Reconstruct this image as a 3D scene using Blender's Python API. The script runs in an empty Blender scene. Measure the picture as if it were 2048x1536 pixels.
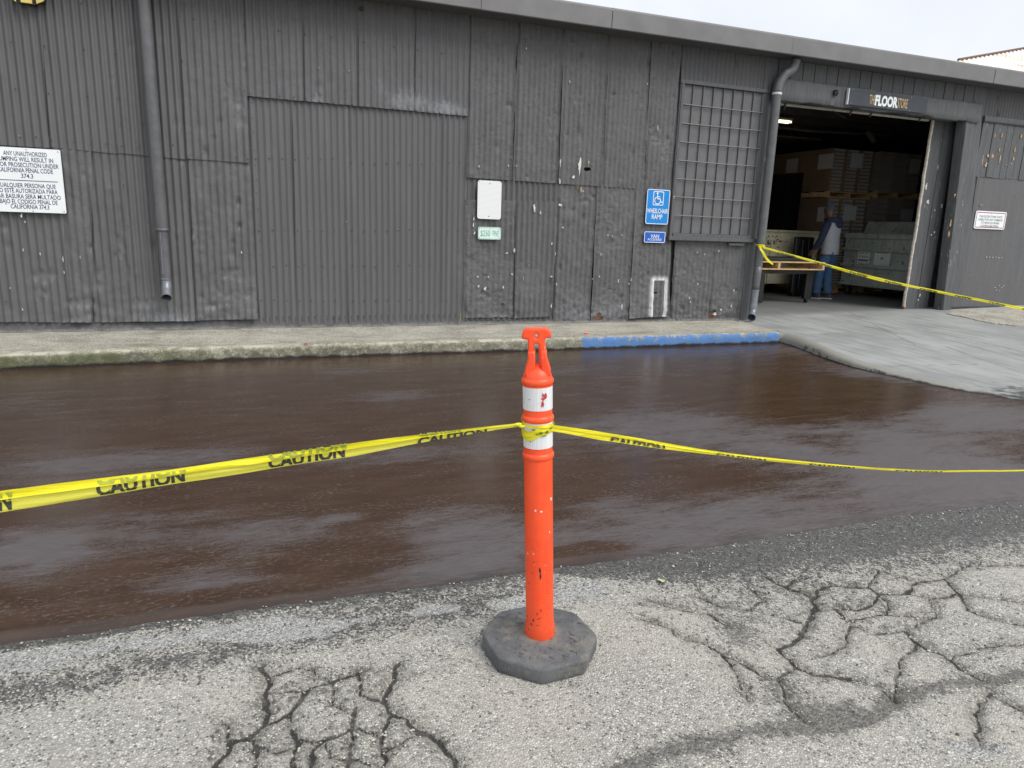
import bpy, bmesh, math, random
import numpy as np
from mathutils import Vector, Matrix

rng = random.Random(7)
SC = bpy.context.scene
COL = SC.collection
PI = math.pi

# ------------------------------------------------------------------ camera, sky, sun, exposure
F = 1400.0                                   # focal length in pixels of the 2048 px wide photograph
YAW, PITCH, ROLL = (math.radians(a) for a in (20.5, 12.62, 1.9))
EYE = np.array([0.0, 0.0, 1.42])
_cy, _sy, _cp, _sp = math.cos(YAW), math.sin(YAW), math.cos(PITCH), math.sin(PITCH)
FW = np.array([_sy * _cp, _cy * _cp, -_sp])
_r = np.array([_cy, -_sy, 0.0])
_u = np.cross(_r, FW)
RT = math.cos(ROLL) * _r + math.sin(ROLL) * _u
UP = -math.sin(ROLL) * _r + math.cos(ROLL) * _u

cam = bpy.data.cameras.new('camera')
cam.sensor_width = 36.0
cam.lens = F / 2048.0 * 36.0
cam.clip_start, cam.clip_end = 0.05, 2000.0
camo = bpy.data.objects.new('camera', cam)
m = Matrix.Identity(4)
for i in range(3):
    m[i][0], m[i][1], m[i][2], m[i][3] = RT[i], UP[i], -FW[i], EYE[i]
camo.matrix_world = m
COL.objects.link(camo)
SC.camera = camo

SUN_EL, SUN_AZ = math.radians(52), math.radians(146)   # azimuth the light comes from, clockwise from +Y
world = bpy.data.worlds.new('World')
SC.world = world
world.use_nodes = True
wn = world.node_tree
for n in list(wn.nodes):
    wn.nodes.remove(n)
sky = wn.nodes.new('ShaderNodeTexSky')
sky.sky_type = 'NISHITA'
sky.sun_disc = False
sky.sun_elevation = SUN_EL
sky.sun_rotation = SUN_AZ
sky.dust_density = 4.0
sky.ozone_density = 1.0
hs = wn.nodes.new('ShaderNodeHueSaturation')
hs.inputs['Saturation'].default_value = 0.35
cl = wn.nodes.new('ShaderNodeMix')
cl.data_type = 'RGBA'
cl.inputs[0].default_value = 0.8
cl.inputs[7].default_value = (8.9, 9.35, 10.0, 1)
bg = wn.nodes.new('ShaderNodeBackground')
bg.inputs['Strength'].default_value = 0.068
wo = wn.nodes.new('ShaderNodeOutputWorld')
wn.links.new(sky.outputs[0], hs.inputs['Color'])
wn.links.new(hs.outputs[0], cl.inputs[6])
cn = wn.nodes.new('ShaderNodeTexNoise')       # faint tone in the overcast
cn.inputs['Scale'].default_value = 2.6
cn.inputs['Detail'].default_value = 5
ct = wn.nodes.new('ShaderNodeTexCoord')
cm = wn.nodes.new('ShaderNodeMapRange')
cm.inputs['From Min'].default_value, cm.inputs['From Max'].default_value = 0.3, 0.7
cm.inputs['To Min'].default_value, cm.inputs['To Max'].default_value = 0.86, 1.06
cx2 = wn.nodes.new('ShaderNodeMix')
cx2.data_type = 'RGBA'
cx2.blend_type = 'MULTIPLY'
cx2.inputs[0].default_value = 1.0
wn.links.new(ct.outputs['Generated'], cn.inputs['Vector'])
wn.links.new(cn.outputs['Fac'], cm.inputs['Value'])
wn.links.new(cl.outputs[2], cx2.inputs[6])
wn.links.new(cm.outputs[0], cx2.inputs[7])
wn.links.new(cx2.outputs[2], bg.inputs['Color'])
wn.links.new(bg.outputs[0], wo.inputs['Surface'])

sun = bpy.data.lights.new('sun', 'SUN')
sun.energy = 1.5
sun.angle = math.radians(40)
sun.color = (1.0, 0.97, 0.93)
suno = bpy.data.objects.new('sun', sun)
_d = Vector((math.sin(SUN_AZ) * math.cos(SUN_EL), math.cos(SUN_AZ) * math.cos(SUN_EL), math.sin(SUN_EL)))
suno.rotation_euler = _d.to_track_quat('Z', 'Y').to_euler()
suno.location = (0, 0, 30)
COL.objects.link(suno)

vs = SC.view_settings
vs.view_transform, vs.look, vs.exposure, vs.gamma = 'Standard', 'None', 0.86, 1.0
vs.use_curve_mapping = False

# ------------------------------------------------------------------ survey helpers: a photo pixel seen on a real plane
def _ray(px, py):
    return FW * F + RT * (px - 1024.0) - UP * (py - 768.0)
def W(px, py, y=8.75):                       # on the vertical plane at depth y (the wall and planes parallel to it)
    d = _ray(px, py)
    return EYE + d * (y / d[1])
def G(px, py, z=0.0):                        # on the horizontal plane at height z
    d = _ray(px, py)
    return EYE + d * ((z - EYE[2]) / d[2])

# ------------------------------------------------------------------ numpy noise
def _hash(ix, iy, seed):
    h = (ix.astype(np.int64) * 374761393 + iy.astype(np.int64) * 668265263 + seed * 1274126177) & 0xffffffff
    h = ((h ^ (h >> 13)) * 1274126177) & 0xffffffff
    h = (h ^ (h >> 16)) & 0xffffffff
    return h / 4294967295.0
def vnoise(x, y, seed=0):
    x, y = np.asarray(x, float), np.asarray(y, float)
    ix, iy = np.floor(x), np.floor(y)
    fx, fy = x - ix, y - iy
    fx, fy = fx * fx * (3 - 2 * fx), fy * fy * (3 - 2 * fy)
    a, b = _hash(ix, iy, seed), _hash(ix + 1, iy, seed)
    c, d = _hash(ix, iy + 1, seed), _hash(ix + 1, iy + 1, seed)
    return (a + (b - a) * fx) * (1 - fy) + (c + (d - c) * fx) * fy
def fbm(x, y, seed=0, o=4):
    s, a, t = 0, 0.5, 0
    for k in range(o):
        s = s + a * vnoise(np.asarray(x) * 2 ** k, np.asarray(y) * 2 ** k, seed + k * 17)
        t += a
        a *= 0.5
    return s / t - 0.5                       # -0.5 .. 0.5
def sstep(a, b, x):
    t = np.clip((x - a) / (b - a), 0, 1)
    return t * t * (3 - 2 * t)
def seg_dist(X, Y, pts):
    D = np.full(X.shape, 1e9)
    for (ax, ay), (bx, by) in zip(pts[:-1], pts[1:]):
        vx, vy = bx - ax, by - ay
        t = np.clip(((X - ax) * vx + (Y - ay) * vy) / (vx * vx + vy * vy + 1e-12), 0, 1)
        D = np.minimum(D, np.hypot(X - ax - t * vx, Y - ay - t * vy))
    return D
def poly_sd(X, Y, pts):                      # signed distance, negative inside
    D = seg_dist(X, Y, pts + [pts[0]])
    ins = np.zeros(X.shape, bool)
    for (ax, ay), (bx, by) in zip(pts, pts[1:] + [pts[0]]):
        c = (ay > Y) != (by > Y)
        ins ^= c & (X < (bx - ax) * (Y - ay) / ((by - ay) + 1e-12) + ax)
    return np.where(ins, -D, D)

# ------------------------------------------------------------------ mesh + object helpers
def tag(o, label=None, cat=None, group=None, kind=None):
    for k, v in (('label', label), ('category', cat), ('group', group), ('kind', kind)):
        if v:
            o[k] = v
    return o
def empty(name, loc, label, cat, group=None):
    o = bpy.data.objects.new(name, None)
    o.location = tuple(float(v) for v in loc)
    o.empty_display_size = 0.1
    COL.objects.link(o)
    return tag(o, label, cat, group)
def world_loc(o):
    v = Vector(o.location)
    while o.parent:
        o = o.parent
        v = v + Vector(o.location)
    return v
def link(name, me, mat=None, parent=None):   # geometry given in world metres
    o = bpy.data.objects.new(name, me)
    COL.objects.link(o)
    if mat and not me.materials:
        me.materials.append(mat)
    if parent:
        o.parent = parent
        o.location = -world_loc(parent)
    return o
def fill_mesh(me, V, Fq, smooth=False, attrs=None):
    V = np.asarray(V, np.float32)
    me.vertices.add(len(V))
    me.vertices.foreach_set('co', V.ravel())
    Fq = np.asarray(Fq, np.int32)
    n, k = Fq.shape
    me.loops.add(n * k)
    me.loops.foreach_set('vertex_index', Fq.ravel())
    me.polygons.add(n)
    me.polygons.foreach_set('loop_start', np.arange(0, n * k, k, dtype=np.int32))
    me.polygons.foreach_set('loop_total', np.full(n, k, np.int32))
    me.polygons.foreach_set('use_smooth', np.full(n, smooth))
    for an, av in (attrs or {}).items():
        at = me.attributes.new(an, 'FLOAT', 'POINT')
        at.data.foreach_set('value', np.asarray(av, np.float32).ravel())
    me.update(calc_edges=True)
    me.validate()
    return me
def grid_faces(nv, nu, keep=None, flip=False):
    i = np.arange(nv * nu).reshape(nv, nu)
    f = np.stack([i[:-1, :-1], i[:-1, 1:], i[1:, 1:], i[1:, :-1]], -1)
    if flip:
        f = f[..., ::-1]
    if keep is not None:
        return f[keep]
    return f.reshape(-1, 4)
def grid(name, X, Y, Z, mat, parent=None, attrs=None, keep=None, flip=False, smooth=True):
    nv, nu = X.shape
    me = bpy.data.meshes.new(name)
    fill_mesh(me, np.stack([X, Y, Z], -1).reshape(-1, 3), grid_faces(nv, nu, keep, flip), smooth, attrs)
    return link(name, me, mat, parent)

class MB:
    def __init__(s):
        s.v, s.f = [], []
    def add(s, vs, fs):
        o = len(s.v)
        s.v += [tuple(float(c) for c in v) for v in vs]
        s.f += [tuple(i + o for i in f) for f in fs]
        return s
    def box(s, x0, x1, y0, y1, z0, z1):
        return s.add([(x0, y0, z0), (x1, y0, z0), (x1, y1, z0), (x0, y1, z0), (x0, y0, z1), (x1, y0, z1), (x1, y1, z1), (x0, y1, z1)],
                     [(3, 2, 1, 0), (4, 5, 6, 7), (0, 1, 5, 4), (1, 2, 6, 5), (2, 3, 7, 6), (3, 0, 4, 7)])
    def quadbox(s, tl, tr, br, bl, y0, y1):  # a wall-plane quad (x,z pairs) given thickness from y0 to y1
        q = [bl, br, tr, tl]
        return s.add([(p[0], y0, p[1]) for p in q] + [(p[0], y1, p[1]) for p in q],
                     [(0, 1, 2, 3), (7, 6, 5, 4), (0, 4, 5, 1), (1, 5, 6, 2), (2, 6, 7, 3), (3, 7, 4, 0)])
    def beam(s, a, b, w, h, up=(0, 0, 1)):
        a, b, up = Vector(a), Vector(b), Vector(up)
        d = (b - a).normalized()
        sx = d.cross(up).normalized() * (w / 2)
        sz = sx.cross(d).normalized() * (h / 2)
        return s.add([a - sx - sz, a + sx - sz, a + sx + sz, a - sx + sz, b - sx - sz, b + sx - sz, b + sx + sz, b - sx + sz],
                     [(0, 1, 2, 3), (7, 6, 5, 4), (0, 4, 5, 1), (1, 5, 6, 2), (2, 6, 7, 3), (3, 7, 4, 0)])
    def tube(s, pts, rad, n=16, caps=True):
        pts = [Vector(p) for p in pts]
        if not hasattr(rad, '__len__'):
            rad = [rad] * len(pts)
        rings, nrm = [], None
        for i, p in enumerate(pts):
            d = (pts[min(i + 1, len(pts) - 1)] - pts[max(i - 1, 0)]).normalized()
            if nrm is None:
                nrm = d.orthogonal().normalized()
            nrm = (nrm - d * nrm.dot(d)).normalized()
            b = d.cross(nrm)
            rings.append([p + (nrm * math.cos(2 * PI * k / n) + b * math.sin(2 * PI * k / n)) * rad[i] for k in range(n)])
        fs = []
        for i in range(len(pts) - 1):
            for k in range(n):
                k2 = (k + 1) % n
                fs.append((i * n + k, i * n + k2, (i + 1) * n + k2, (i + 1) * n + k))
        if caps:
            fs.append(tuple(range(n - 1, -1, -1)))
            fs.append(tuple((len(pts) - 1) * n + k for k in range(n)))
        return s.add([v for r in rings for v in r], fs)
    def lathe(s, c, prof, n=32, caps=True):  # prof: (radius, z)
        vs, fs = [], []
        for r, z in prof:
            vs += [(c[0] + r * math.cos(2 * PI * k / n), c[1] + r * math.sin(2 * PI * k / n), c[2] + z) for k in range(n)]
        for i in range(len(prof) - 1):
            for k in range(n):
                k2 = (k + 1) % n
                fs.append((i * n + k, i * n + k2, (i + 1) * n + k2, (i + 1) * n + k))
        if caps:
            fs.append(tuple(range(n - 1, -1, -1)))
            fs.append(tuple((len(prof) - 1) * n + k for k in range(n)))
        return s.add(vs, fs)
    def blob(s, c, r, n=8, axes=None):       # ellipsoid
        vs, fs = [], []
        A = axes or (Vector((1, 0, 0)), Vector((0, 1, 0)), Vector((0, 0, 1)))
        rows = n // 2 + 1
        for j in range(rows):
            th = PI * j / (rows - 1)
            for k in range(n):
                ph = 2 * PI * k / n
                q = (r[0] * math.sin(th) * math.cos(ph), r[1] * math.sin(th) * math.sin(ph), r[2] * math.cos(th))
                vs.append(Vector(c) + A[0] * q[0] + A[1] * q[1] + A[2] * q[2])
        for j in range(rows - 1):
            for k in range(n):
                k2 = (k + 1) % n
                fs.append((j * n + k, (j + 1) * n + k, (j + 1) * n + k2, j * n + k2))
        return s.add(vs, fs)
    def mesh(s, name, smooth=False, bevel=0, weld=False):
        me = bpy.data.meshes.new(name)
        me.from_pydata(s.v, [], s.f)
        if bevel or weld:
            bm = bmesh.new()
            bm.from_mesh(me)
            if weld:
                bmesh.ops.remove_doubles(bm, verts=bm.verts, dist=1e-5)
            if bevel:
                es = [e for e in bm.edges if len(e.link_faces) == 2 and e.calc_face_angle(0) > 0.5]
                bmesh.ops.bevel(bm, geom=es, offset=bevel, segments=2, affect='EDGES', profile=0.6, clamp_overlap=True)
            bm.to_mesh(me)
            bm.free()
        if smooth:
            me.polygons.foreach_set('use_smooth', np.full(len(me.polygons), True))
            if smooth == 'auto':
                me.set_sharp_from_angle(angle=math.radians(40))
        me.update()
        return me
    def build(s, name, mat, parent=None, **k):
        return link(name, s.mesh(name, **k), mat, parent)

def outline_prism(name, outer, holes, y0, y1, mat, parent=None, bevel=0.0, at=(0, 0)):
    """A flat outline in the wall plane (x,z) with holes, given thickness from y0 (front) to y1."""
    cu = bpy.data.curves.new(name, 'CURVE')
    cu.dimensions = '2D'
    cu.fill_mode = 'BOTH'
    for pts in [outer] + list(holes):
        sp = cu.splines.new('POLY')
        sp.points.add(len(pts) - 1)
        for p, q in zip(sp.points, pts):
            p.co = (q[0], q[1], 0, 1)
        sp.use_cyclic_u = True
    cu.extrude = abs(y1 - y0) / 2 - bevel
    cu.offset = -bevel
    cu.bevel_depth = bevel
    cu.bevel_resolution = 2
    o = bpy.data.objects.new(name, cu)
    COL.objects.link(o)
    dg = bpy.context.evaluated_depsgraph_get()
    me = bpy.data.meshes.new_from_object(o.evaluated_get(dg))
    bpy.data.objects.remove(o)
    bpy.data.curves.remove(cu)
    yc = (y0 + y1) / 2
    me.transform(Matrix(((1, 0, 0, at[0]), (0, 0, -1, yc), (0, 1, 0, at[1]), (0, 0, 0, 1))))
    me.materials.clear()
    me.name = name
    return link(name, me, mat, parent)

def text_mesh(txt, bold=0.0, extrude=0.0):
    """vertices (n,3) and faces of a word; origin at its lower-left, height of a capital = 1"""
    cu = bpy.data.curves.new('t', 'FONT')
    cu.body = txt
    cu.resolution_u = 3
    cu.offset = bold
    cu.extrude = extrude
    o = bpy.data.objects.new('t', cu)
    COL.objects.link(o)
    dg = bpy.context.evaluated_depsgraph_get()
    me = bpy.data.meshes.new_from_object(o.evaluated_get(dg))
    bpy.data.objects.remove(o)
    bpy.data.curves.remove(cu)
    V = np.array([v.co[:] for v in me.vertices]).reshape(-1, 3)
    Fs = [tuple(p.vertices) for p in me.polygons]
    bpy.data.meshes.remove(me)
    V[:, 0] -= V[:, 0].min()
    return V, Fs
def put_text(mb, txt, cx, cz, width, cap, y, bold=0.012):
    """a line of lettering centred at (cx,cz) on a sign facing the camera, fitted to a width and capital height"""
    V, Fs = text_mesh(txt, bold)
    w = V[:, 0].max()
    X = cx - width / 2 + V[:, 0] * (width / w)
    Z = cz - cap / 2 + V[:, 1] * (cap / 0.70)
    mb.add(np.stack([X, np.full(len(X), y), Z], 1), Fs)
def round_rect(x0, x1, z0, z1, r, n=5):
    pts = []
    for cx, cz, a in ((x1 - r, z1 - r, 0), (x0 + r, z1 - r, 90), (x0 + r, z0 + r, 180), (x1 - r, z0 + r, 270)):
        for k in range(n + 1):
            t = math.radians(a + 90 * k / n)
            pts.append((cx + r * math.cos(t), cz + r * math.sin(t)))
    return pts

# ------------------------------------------------------------------ materials
class NT:
    def __init__(s, name):
        s.m = bpy.data.materials.new(name)
        s.m.use_nodes = True
        s.t = s.m.node_tree
        s.b = s.t.nodes['Principled BSDF']
        s.co = s.t.nodes.new('ShaderNodeTexCoord').outputs['Object']
    def set(s, sock, v):
        if hasattr(v, 'is_linked') or isinstance(v, bpy.types.NodeSocket):
            s.t.links.new(v, sock)
        elif isinstance(v, (tuple, list)) and len(v) == 3 and sock.type == 'RGBA':
            sock.default_value = (*v, 1)
        else:
            sock.default_value = v
    def noise(s, scale=5, detail=4, rough=0.55, vec=None, dist=0.0):
        n = s.t.nodes.new('ShaderNodeTexNoise')
        n.inputs['Scale'].default_value = scale
        n.inputs['Detail'].default_value = detail
        n.inputs['Roughness'].default_value = rough
        n.inputs['Distortion'].default_value = dist
        s.t.links.new(vec or s.co, n.inputs['Vector'])
        return n.outputs['Fac']
    def voro(s, scale=50, feature='F1', vec=None, out='Distance', rnd=1.0):
        n = s.t.nodes.new('ShaderNodeTexVoronoi')
        n.feature = feature
        n.inputs['Scale'].default_value = scale
        n.inputs['Randomness'].default_value = rnd
        s.t.links.new(vec or s.co, n.inputs['Vector'])
        return n.outputs[out]
    def scale(s, sx, sy, sz, vec=None):
        n = s.t.nodes.new('ShaderNodeVectorMath')
        n.operation = 'MULTIPLY'
        n.inputs[1].default_value = (sx, sy, sz)
        s.t.links.new(vec or s.co, n.inputs[0])
        return n.outputs[0]
    def xyz(s, vec=None):
        n = s.t.nodes.new('ShaderNodeSeparateXYZ')
        s.t.links.new(vec or s.co, n.inputs[0])
        return n.outputs
    def attr(s, name):
        n = s.t.nodes.new('ShaderNodeAttribute')
        n.attribute_name = name
        return n.outputs['Fac']
    def math(s, op, a, b=0.0, clamp=False):
        n = s.t.nodes.new('ShaderNodeMath')
        n.operation = op
        n.use_clamp = clamp
        s.set(n.inputs[0], a)
        s.set(n.inputs[1], b)
        return n.outputs[0]
    def add(s, a, b): return s.math('ADD', a, b)
    def mul(s, a, b): return s.math('MULTIPLY', a, b)
    def ramp(s, x, a, b, lo=0.0, hi=1.0, smooth=True):
        n = s.t.nodes.new('ShaderNodeMapRange')
        n.interpolation_type = 'SMOOTHSTEP' if smooth else 'LINEAR'
        s.set(n.inputs['Value'], x)
        for k, v in (('From Min', a), ('From Max', b), ('To Min', lo), ('To Max', hi)):
            n.inputs[k].default_value = v
        return n.outputs[0]
    def mix(s, f, a, b, mode='MIX'):
        n = s.t.nodes.new('ShaderNodeMix')
        n.data_type = 'RGBA'
        n.blend_type = mode
        s.set(n.inputs[0], f)
        s.set(n.inputs[6], a)
        s.set(n.inputs[7], b)
        return n.outputs[2]
    def colors(s, x, stops):
        n = s.t.nodes.new('ShaderNodeValToRGB')
        while len(n.color_ramp.elements) < len(stops):
            n.color_ramp.elements.new(0.5)
        for e, (p, c) in zip(n.color_ramp.elements, stops):
            e.position, e.color = p, (*c, 1)
        s.set(n.inputs[0], x)
        return n.outputs[0]
    def bump(s, h, strength=0.3, dist=0.01, prev=None):
        n = s.t.nodes.new('ShaderNodeBump')
        n.inputs['Strength'].default_value = strength
        n.inputs['Distance'].default_value = dist
        s.t.links.new(h, n.inputs['Height'])
        if prev is not None:
            s.t.links.new(prev, n.inputs['Normal'])
        return n.outputs[0]
    def out(s, color=None, rough=None, normal=None, **k):
        if color is not None: s.set(s.b.inputs['Base Color'], color)
        if rough is not None: s.set(s.b.inputs['Roughness'], rough)
        if normal is not None: s.set(s.b.inputs['Normal'], normal)
        for kk, v in k.items():
            s.set(s.b.inputs[kk.replace('_', ' ')], v)
        return s.m

def plain(name, col, rough=0.6, var=0.12, scale=18, bump=0.0, metal=0.0, grime=0.0):
    t = NT(name)
    n = t.noise(scale, 5)
    c = t.mix(t.ramp(n, 0.3, 0.7), tuple(v * (1 - var) for v in col), tuple(min(1, v * (1 + var)) for v in col))
    if grime:
        g = t.ramp(t.noise(scale * 0.35, 6, 0.7), 0.52, 0.72)
        c = t.mix(t.mul(g, grime), c, (0.03, 0.025, 0.02))
    kw = {}
    if bump:
        kw['normal'] = t.bump(t.noise(scale * 6, 4), bump, 0.003)
    return t.out(c, t.ramp(n, 0.3, 0.7, rough * 0.85, min(1, rough * 1.12)), Metallic=metal, **kw)

def wall_paint(name, worn):
    """Charcoal paint over metal or wood: weather streaks, scuffs, pale scrapes where 'pale' is set, flaking chips."""
    t = NT(name)
    streak = t.noise(1.0, 5, 0.6, t.scale(14, 14, 0.9))
    big = t.noise(1.4, 4)
    c = t.mix(t.ramp(streak, 0.25, 0.75), (0.096, 0.096, 0.098), (0.120, 0.120, 0.122))
    c = t.mix(t.ramp(big, 0.35, 0.7, 0, 0.5), c, (0.106, 0.102, 0.103))
    pale = t.attr('pale')
    pn = t.noise(1.0, 6, 0.72, t.scale(30, 30, 13), 0.6)
    scr = t.ramp(t.add(t.mul(pn, 0.95), t.mul(pale, 0.30)), 0.64, 1.06)
    c = t.mix(t.mul(scr, 0.62), c, (0.27, 0.275, 0.285))
    c = t.mix(t.mul(t.mul(pale, pn), 0.20), c, (0.22, 0.24, 0.28))
    sd = t.attr('spray')                      # metres from the sprayed mask edge, 0 = none (shifted by 1)
    halo = t.math('MULTIPLY', t.ramp(sd, 0.91, 0.995), t.math('LESS_THAN', sd, 0.996))
    halo = t.mul(halo, t.ramp(t.noise(60, 3), 0.1, 0.6, 0.75, 1.0))
    c = t.mix(halo, c, (0.72, 0.72, 0.71))
    bm = t.noise(45, 5, 0.6)
    nrm = t.bump(bm, 0.12 + 0.2 * worn, 0.004)
    if worn:
        blo = t.noise(20, 5, 0.7, None, 0.4)
        nrm = t.bump(t.ramp(blo, 0.45, 0.62), 0.5 * worn, 0.006, nrm)
        chip = t.math('MULTIPLY', t.ramp(t.noise(33, 4, 0.62, t.scale(1, 1, 0.6), 0.6), 0.715, 0.73), t.ramp(t.noise(2.2, 3), 0.42, 0.58))
        cc = t.colors(t.noise(7, 2), [(0.3, (0.42, 0.41, 0.38)), (0.55, (0.55, 0.54, 0.52)), (0.7, (0.42, 0.33, 0.20))])
        c = t.mix(t.mul(chip, worn), c, cc)
        dk = t.ramp(t.noise(9, 6, 0.72), 0.56, 0.75)
        c = t.mix(t.mul(dk, 0.35 * worn), c, (0.035, 0.034, 0.034))
    return t.out(c, t.ramp(bm, 0.3, 0.7, 0.42, 0.62), nrm)

MAT = {}
MAT['sheet'] = wall_paint('charcoal_metal_paint', 0.0)
MAT['sheet_mid'] = wall_paint('charcoal_metal_paint_scuffed', 0.45)
MAT['sheet_worn'] = wall_paint('charcoal_metal_paint_flaking', 1.0)

def wood_paint(name, peel):
    t = NT(name)
    gr = t.noise(1.0, 6, 0.65, t.scale(40, 40, 2.2))
    c = t.mix(t.ramp(gr, 0.3, 0.7), (0.072, 0.074, 0.078), (0.114, 0.115, 0.118))
    pl = t.ramp(t.noise(1.0, 5, 0.62, t.scale(34, 34, 6), 0.5), 0.735 - 0.11 * peel, 0.75 - 0.11 * peel)
    raw = t.mix(t.noise(60, 3), (0.52, 0.36, 0.20), (0.60, 0.53, 0.44))
    pl = t.mul(pl, t.ramp(t.noise(1.7, 3), 0.40, 0.6))
    c = t.mix(pl, c, raw)
    h = t.add(t.mul(gr, 0.6), t.mul(pl, -1.0))
    return t.out(c, 0.6, t.bump(h, 0.4, 0.004))
MAT['wood'] = wood_paint('charcoal_wood_paint', 0.0)
MAT['wood_peel'] = wood_paint('charcoal_wood_paint_peeling', 0.8)
MAT['fascia'] = plain('grey_fascia_paint', (0.165, 0.160, 0.162), 0.5, 0.10, 3, 0.05)
MAT['pipe'] = plain('charcoal_pipe_paint', (0.105, 0.106, 0.110), 0.42, 0.14, 9, 0.05)
MAT['zinc'] = plain('bare_zinc', (0.20, 0.21, 0.23), 0.38, 0.2, 14, 0.08, 0.35, 0.25)
MAT['chip_white'] = plain('bare_white_undercoat', (0.62, 0.62, 0.60), 0.7, 0.15, 40)
MAT['chip_tan'] = plain('bare_tan_wood', (0.55, 0.38, 0.22), 0.8, 0.2, 40)
MAT['edge_wood'] = plain('bare_weathered_wood', (0.72, 0.65, 0.55), 0.8, 0.2, 24, 0.4, 0, 0.3)
MAT['rust'] = plain('rusty_torn_metal', (0.13, 0.065, 0.04), 0.85, 0.45, 30, 0.5, 0, 0.4)
MAT['dark'] = plain('dark_backing', (0.022, 0.021, 0.021), 0.9, 0.2, 6)
MAT['black'] = plain('black_plastic', (0.010, 0.010, 0.011), 0.45, 0.3, 12, 0.1)
MAT['screw'] = plain('painted_screw', (0.045, 0.045, 0.048), 0.4, 0.1, 60)
MAT['bolt'] = plain('grey_bolt', (0.22, 0.24, 0.36), 0.45, 0.2, 60)
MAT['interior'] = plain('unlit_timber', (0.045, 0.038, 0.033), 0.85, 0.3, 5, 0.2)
MAT['pane'] = plain('painted_over_pane', (0.125, 0.125, 0.128), 0.5, 0.10, 7, 0.04)
MAT['bar'] = plain('painted_steel_bar', (0.135, 0.135, 0.138), 0.4, 0.1, 20)  # slightly paler: the highlight from above is put into the colour
MAT['cream_pipe'] = plain('cream_pipe', (0.45, 0.43, 0.36), 0.5, 0.15, 10, 0.1, 0, 0.2)
MAT['orange'] = None

def m_foundation():
    t = NT('painted_concrete_plinth')
    n = t.noise(9, 6, 0.65)
    c = t.mix(t.ramp(n, 0.3, 0.7), (0.05, 0.05, 0.053), (0.10, 0.10, 0.105))
    z = t.xyz()[2]
    e = t.ramp(t.add(z, t.mul(t.noise(14, 5, 0.7), 0.10)), 0.20, 0.245, 1, 0)
    c = t.mix(e, c, t.mix(t.noise(30, 4), (0.13, 0.125, 0.11), (0.24, 0.23, 0.20)))
    return t.out(c, 0.75, t.bump(t.noise(60, 5), 0.3, 0.004))
MAT['plinth'] = m_foundation()

def m_concrete(name, a, b, mossy=False, kerb=False, scale=1.0):
    t = NT(name)
    n = t.noise(3.0 * scale, 6, 0.62)
    n2 = t.noise(70 * scale, 4, 0.7)
    ag = t.voro(120, out='Color')
    c = t.mix(t.ramp(n, 0.3, 0.7), a, b)
    agv = t.xyz(ag)[0]
    c = t.mix(t.ramp(agv, 0.62, 0.95, 0, 0.7), c, tuple(min(0.75, v * 1.7) for v in b))
    c = t.mix(t.ramp(agv, 0.0, 0.28, 0.5, 0), c, tuple(v * 0.35 for v in a))
    x, y, z = t.xyz()
    if kerb:
        face = t.ramp(t.add(z, t.mul(t.noise(7, 5, 0.7), 0.05)), 0.125, 0.175, 1, 0)
        dirt_dark = t.mul(face, t.ramp(t.noise(9, 6, 0.75), 0.36, 0.6, 0.15, 1.0))
        c = t.mix(t.mul(dirt_dark, t.ramp(x, -1.0, 4.0, 0.9, 0.7)), c, (0.085, 0.085, 0.055))
        moss = t.mul(t.mul(face, t.ramp(x, 0.2, -1.6)), t.ramp(t.noise(2.6, 4), 0.42, 0.6))
        c = t.mix(t.mul(moss, 0.65), c, (0.075, 0.085, 0.025))
        lip = t.mul(t.ramp(z, 0.118, 0.135), t.ramp(t.add(y, t.mul(t.noise(11, 5), 0.05)), 7.655, 7.62))
        c = t.mix(t.mul(lip, t.ramp(t.noise(8, 5, 0.7), 0.45, 0.6)), c, (0.46, 0.43, 0.35))
        worn = t.ramp(t.add(t.noise(13, 6, 0.75), t.mul(z, 0.5)), 0.56, 0.66, 1, 0)
        blue = t.mul(t.mul(t.ramp(t.add(x, t.mul(t.noise(20, 3), 0.06)), 3.73, 3.75), t.ramp(x, 6.72, 6.70)),
                     t.mul(t.ramp(t.add(z, t.mul(t.noise(18, 5, 0.7), 0.05)), 0.172, 0.160), worn))
        bc = t.mix(t.noise(16, 6, 0.75), (0.046, 0.145, 0.39), (0.095, 0.235, 0.48))
        c = t.mix(t.mul(blue, 0.93), c, bc)
        tar = t.ramp(t.add(z, t.mul(t.noise(6, 6, 0.7), -0.09)), -0.028, 0.004, 1, 0)
        c = t.mix(tar, c, (0.014, 0.013, 0.013))
    if mossy:
        moss = t.mul(t.ramp(t.noise(2.2, 4), 0.54, 0.66), t.ramp(x, 1.2, -1.0))
        c = t.mix(t.mul(moss, 0.4), c, (0.12, 0.125, 0.05))
        st = t.ramp(t.noise(1.0, 5, 0.65, t.scale(1.2, 2.4, 1)), 0.5, 0.72)
        c = t.mix(t.mul(st, 0.55), c, tuple(v * 0.45 for v in a))
        wl = t.ramp(t.add(y, t.mul(t.noise(5, 5), 0.12)), 8.70, 8.80)
        c = t.mix(t.mul(wl, 0.7), c, (0.06, 0.058, 0.052))
    h = t.add(t.mul(n2, 0.6), t.mul(agv, 0.5))
    return t.out(c, 0.88, t.bump(h, 0.8, 0.009))
MAT['kerb'] = m_concrete('weathered_kerb_concrete', (0.20, 0.19, 0.145), (0.36, 0.34, 0.265), kerb=True)
MAT['walk'] = m_concrete('weathered_walk_concrete', (0.25, 0.235, 0.195), (0.40, 0.38, 0.32), mossy=True)
MAT['strip'] = m_concrete('rough_pale_concrete', (0.24, 0.22, 0.18), (0.42, 0.40, 0.34))

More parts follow.
